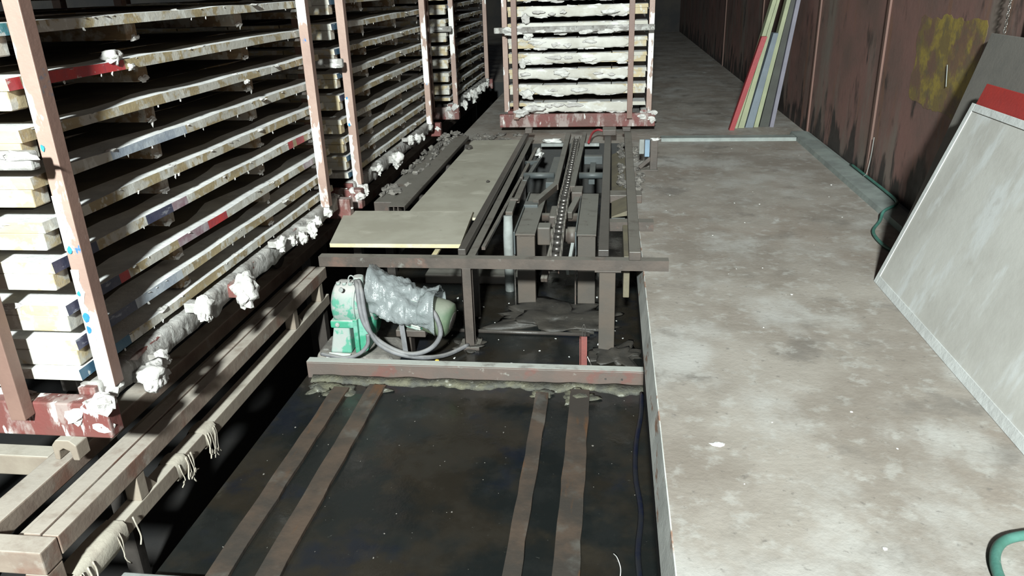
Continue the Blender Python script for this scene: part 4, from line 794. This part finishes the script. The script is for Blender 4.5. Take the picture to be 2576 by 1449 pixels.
# ------------------------------------------------------------ things leaning on the right wall
def lean(name, x0, x1, top0, top1, y0, y1, h, mt, label, group=None):
    k = h / 1.25
    a0, a1 = x0 + (top0 - x0) * k, x1 + (top1 - x1) * k
    mb = MB().hexa([(x0, y0, 0), (x1, y0, 0), (x1, y1, 0), (x0, y1, 0), (a0, y0, h), (a1, y0, h), (a1, y1, h), (a0, y1, h)])
    return solo(name, mb, mt, label, 'board', ((x0 + x1) / 2, y0, 0), group, 0.002)
G = 'boards leaning on the right wall'
lean('leaning_board', 1.225, 1.275, 1.56, 1.615, 8.19, 8.27, 0.92, 'lean_red', 'short red board, leftmost of the bundle leaning on the right wall', G)
lean('leaning_board', 1.285, 1.325, 1.565, 1.605, 8.30, 8.42, 1.75, 'lean_green', 'first pale green board behind the red one in the leaning bundle', G)
lean('leaning_board', 1.335, 1.395, 1.612, 1.640, 8.32, 8.44, 1.75, 'lean_green', 'wider pale green board left of the blue-grey one in the leaning bundle', G)
lean('leaning_board', 1.410, 1.490, 1.675, 1.715, 8.34, 8.46, 0.94, 'lean_blue', 'short blue-grey board between the pale green ones in the leaning bundle', G)
lean('leaning_board', 1.500, 1.545, 1.712, 1.752, 8.36, 8.48, 1.65, 'lean_green', 'rightmost pale green board, beside the dark sheet in the leaning bundle', G)
lean('leaning_sheet', 1.56, 1.655, 1.758, 1.800, 8.38, 8.50, 1.55, 'lean_dark', 'dark grey sheet between the pale green and mauve boards', G)
lean('leaning_board', 1.662, 1.702, 1.806, 1.846, 8.36, 8.48, 1.45, 'lean_mauve', 'mauve-grey board, rightmost of the leaning bundle', G)

def leaning_panel(name, xb, xt, h, y0, y1, th, mt, rim, label, cat, loc):
    t_ = thing(name, loc, label, cat)
    nrm = Vector((-h, 0, xt - xb)).normalized()        # faces the pit
    def q(u, v, off): p = Vector((xb + (xt - xb) * v, u, h * v)) + nrm * off; return tuple(p)
    def slab(u0, u1, v0, v1, o0, o1, pn, m_, bev=0.003):
        MB().hexa([q(u0, v0, o0), q(u1, v0, o0), q(u1, v0, o1), q(u0, v0, o1), q(u0, v1, o0), q(u1, v1, o0), q(u1, v1, o1), q(u0, v1, o1)]).build(pn, m_, t_, bevel=bev)
    slab(y0, y1, 0.0, 1.0, -th, 0.0, 'slab', mt)
    if rim:
        slab(y1 - 0.035, y1, 0, 1, 0.0003, 0.004, 'rim', rim, 0.001); slab(y0, y1 - 0.036, 0, 0.045, 0.0003, 0.004, 'rim', rim, 0.001); slab(y0, y1 - 0.036, 0.965, 1, 0.0003, 0.004, 'rim', rim, 0.001)
    return t_
leaning_panel('mould_board', 1.375, 1.692, 0.905, 1.75, 3.905, 0.03, 'white_board', 'white_rim', 'large off-white plastered panel leaning at the right edge on the concrete floor', 'board', (1.38, 2.9, 0))
leaning_panel('red_board', 1.43, 1.765, 0.985, 1.85, 3.97, 0.02, 'red_board', None, 'red panel leaning directly behind the large white panel', 'panel', (1.45, 2.9, 0))
leaning_panel('grey_board', 1.60, 1.915, 1.185, 2.2, 4.36, 0.02, 'grey_board', None, 'grey panel leaning on the wall behind the red panel', 'panel', (1.62, 3.2, 0))
t_ = thing('chain', (1.92, 4.24, 1.2), 'thin bright chain hanging against the right wall above the grey panel', 'chain')
lk = MB().tube([(0.006 * math.cos(a), 0, 0.011 * math.sin(a)) for a in [2 * math.pi * k / 10 for k in range(11)]], 0.0025, 6, cap=False).mesh('link', 'bright_steel')
for k in range(38):
    o = link('link', lk, t_); o.location = (0, 0.0, k * 0.0185); o.rotation_euler.z = (k % 2) * math.pi / 2
solo('hose', MB().tube(smooth_path([(1.935, 6.4, 0.05), (1.935, 6.0, 0.05), (1.935, 5.6, 0.05), (1.925, 5.3, 0.05), (1.88, 5.18, 0.052), (1.77, 5.05, 0.046), (1.72, 4.95, 0.012), (1.62, 4.75, 0.012), (1.59, 4.58, 0.012), (1.60, 4.40, 0.012), (1.66, 4.22, 0.012), (1.75, 4.15, 0.012), (1.82, 4.35, 0.052)]), 0.010, 10), 'hose', 'thin green hose looping off the curb behind the white panel', 'hose', (1.7, 5.0, 0))
solo('hose', MB().tube(smooth_path([(1.30, 1.92, 0.014), (1.20, 1.905, 0.014), (1.11, 1.87, 0.014), (1.055, 1.80, 0.014), (1.03, 1.70, 0.014), (1.04, 1.58, 0.014), (1.10, 1.45, 0.014)]), 0.014, 10), 'hose', 'green hose curving across the floor in the bottom right corner', 'hose', (1.05, 1.7, 0))
solo('wire', MB().tube(smooth_path([(1.94, 5.96, 0.35), (1.938, 5.965, 0.2), (1.93, 5.98, 0.08), (1.92, 6.02, 0.04)]), 0.0028, 6), 'palegrey', 'short white cord hanging down the rusty wall to the curb', 'cord', (1.93, 5.97, 0.03))
solo('mark_strip', MB().bar((1.954, 4.93, 0.97), (1.952, 4.89, 0.85), 0.006, 0.003, (1, 0, 0)), 'palegrey', 'short pale vertical strip on the yellow wall patch', 'strip', (1.95, 4.9, 0.85))
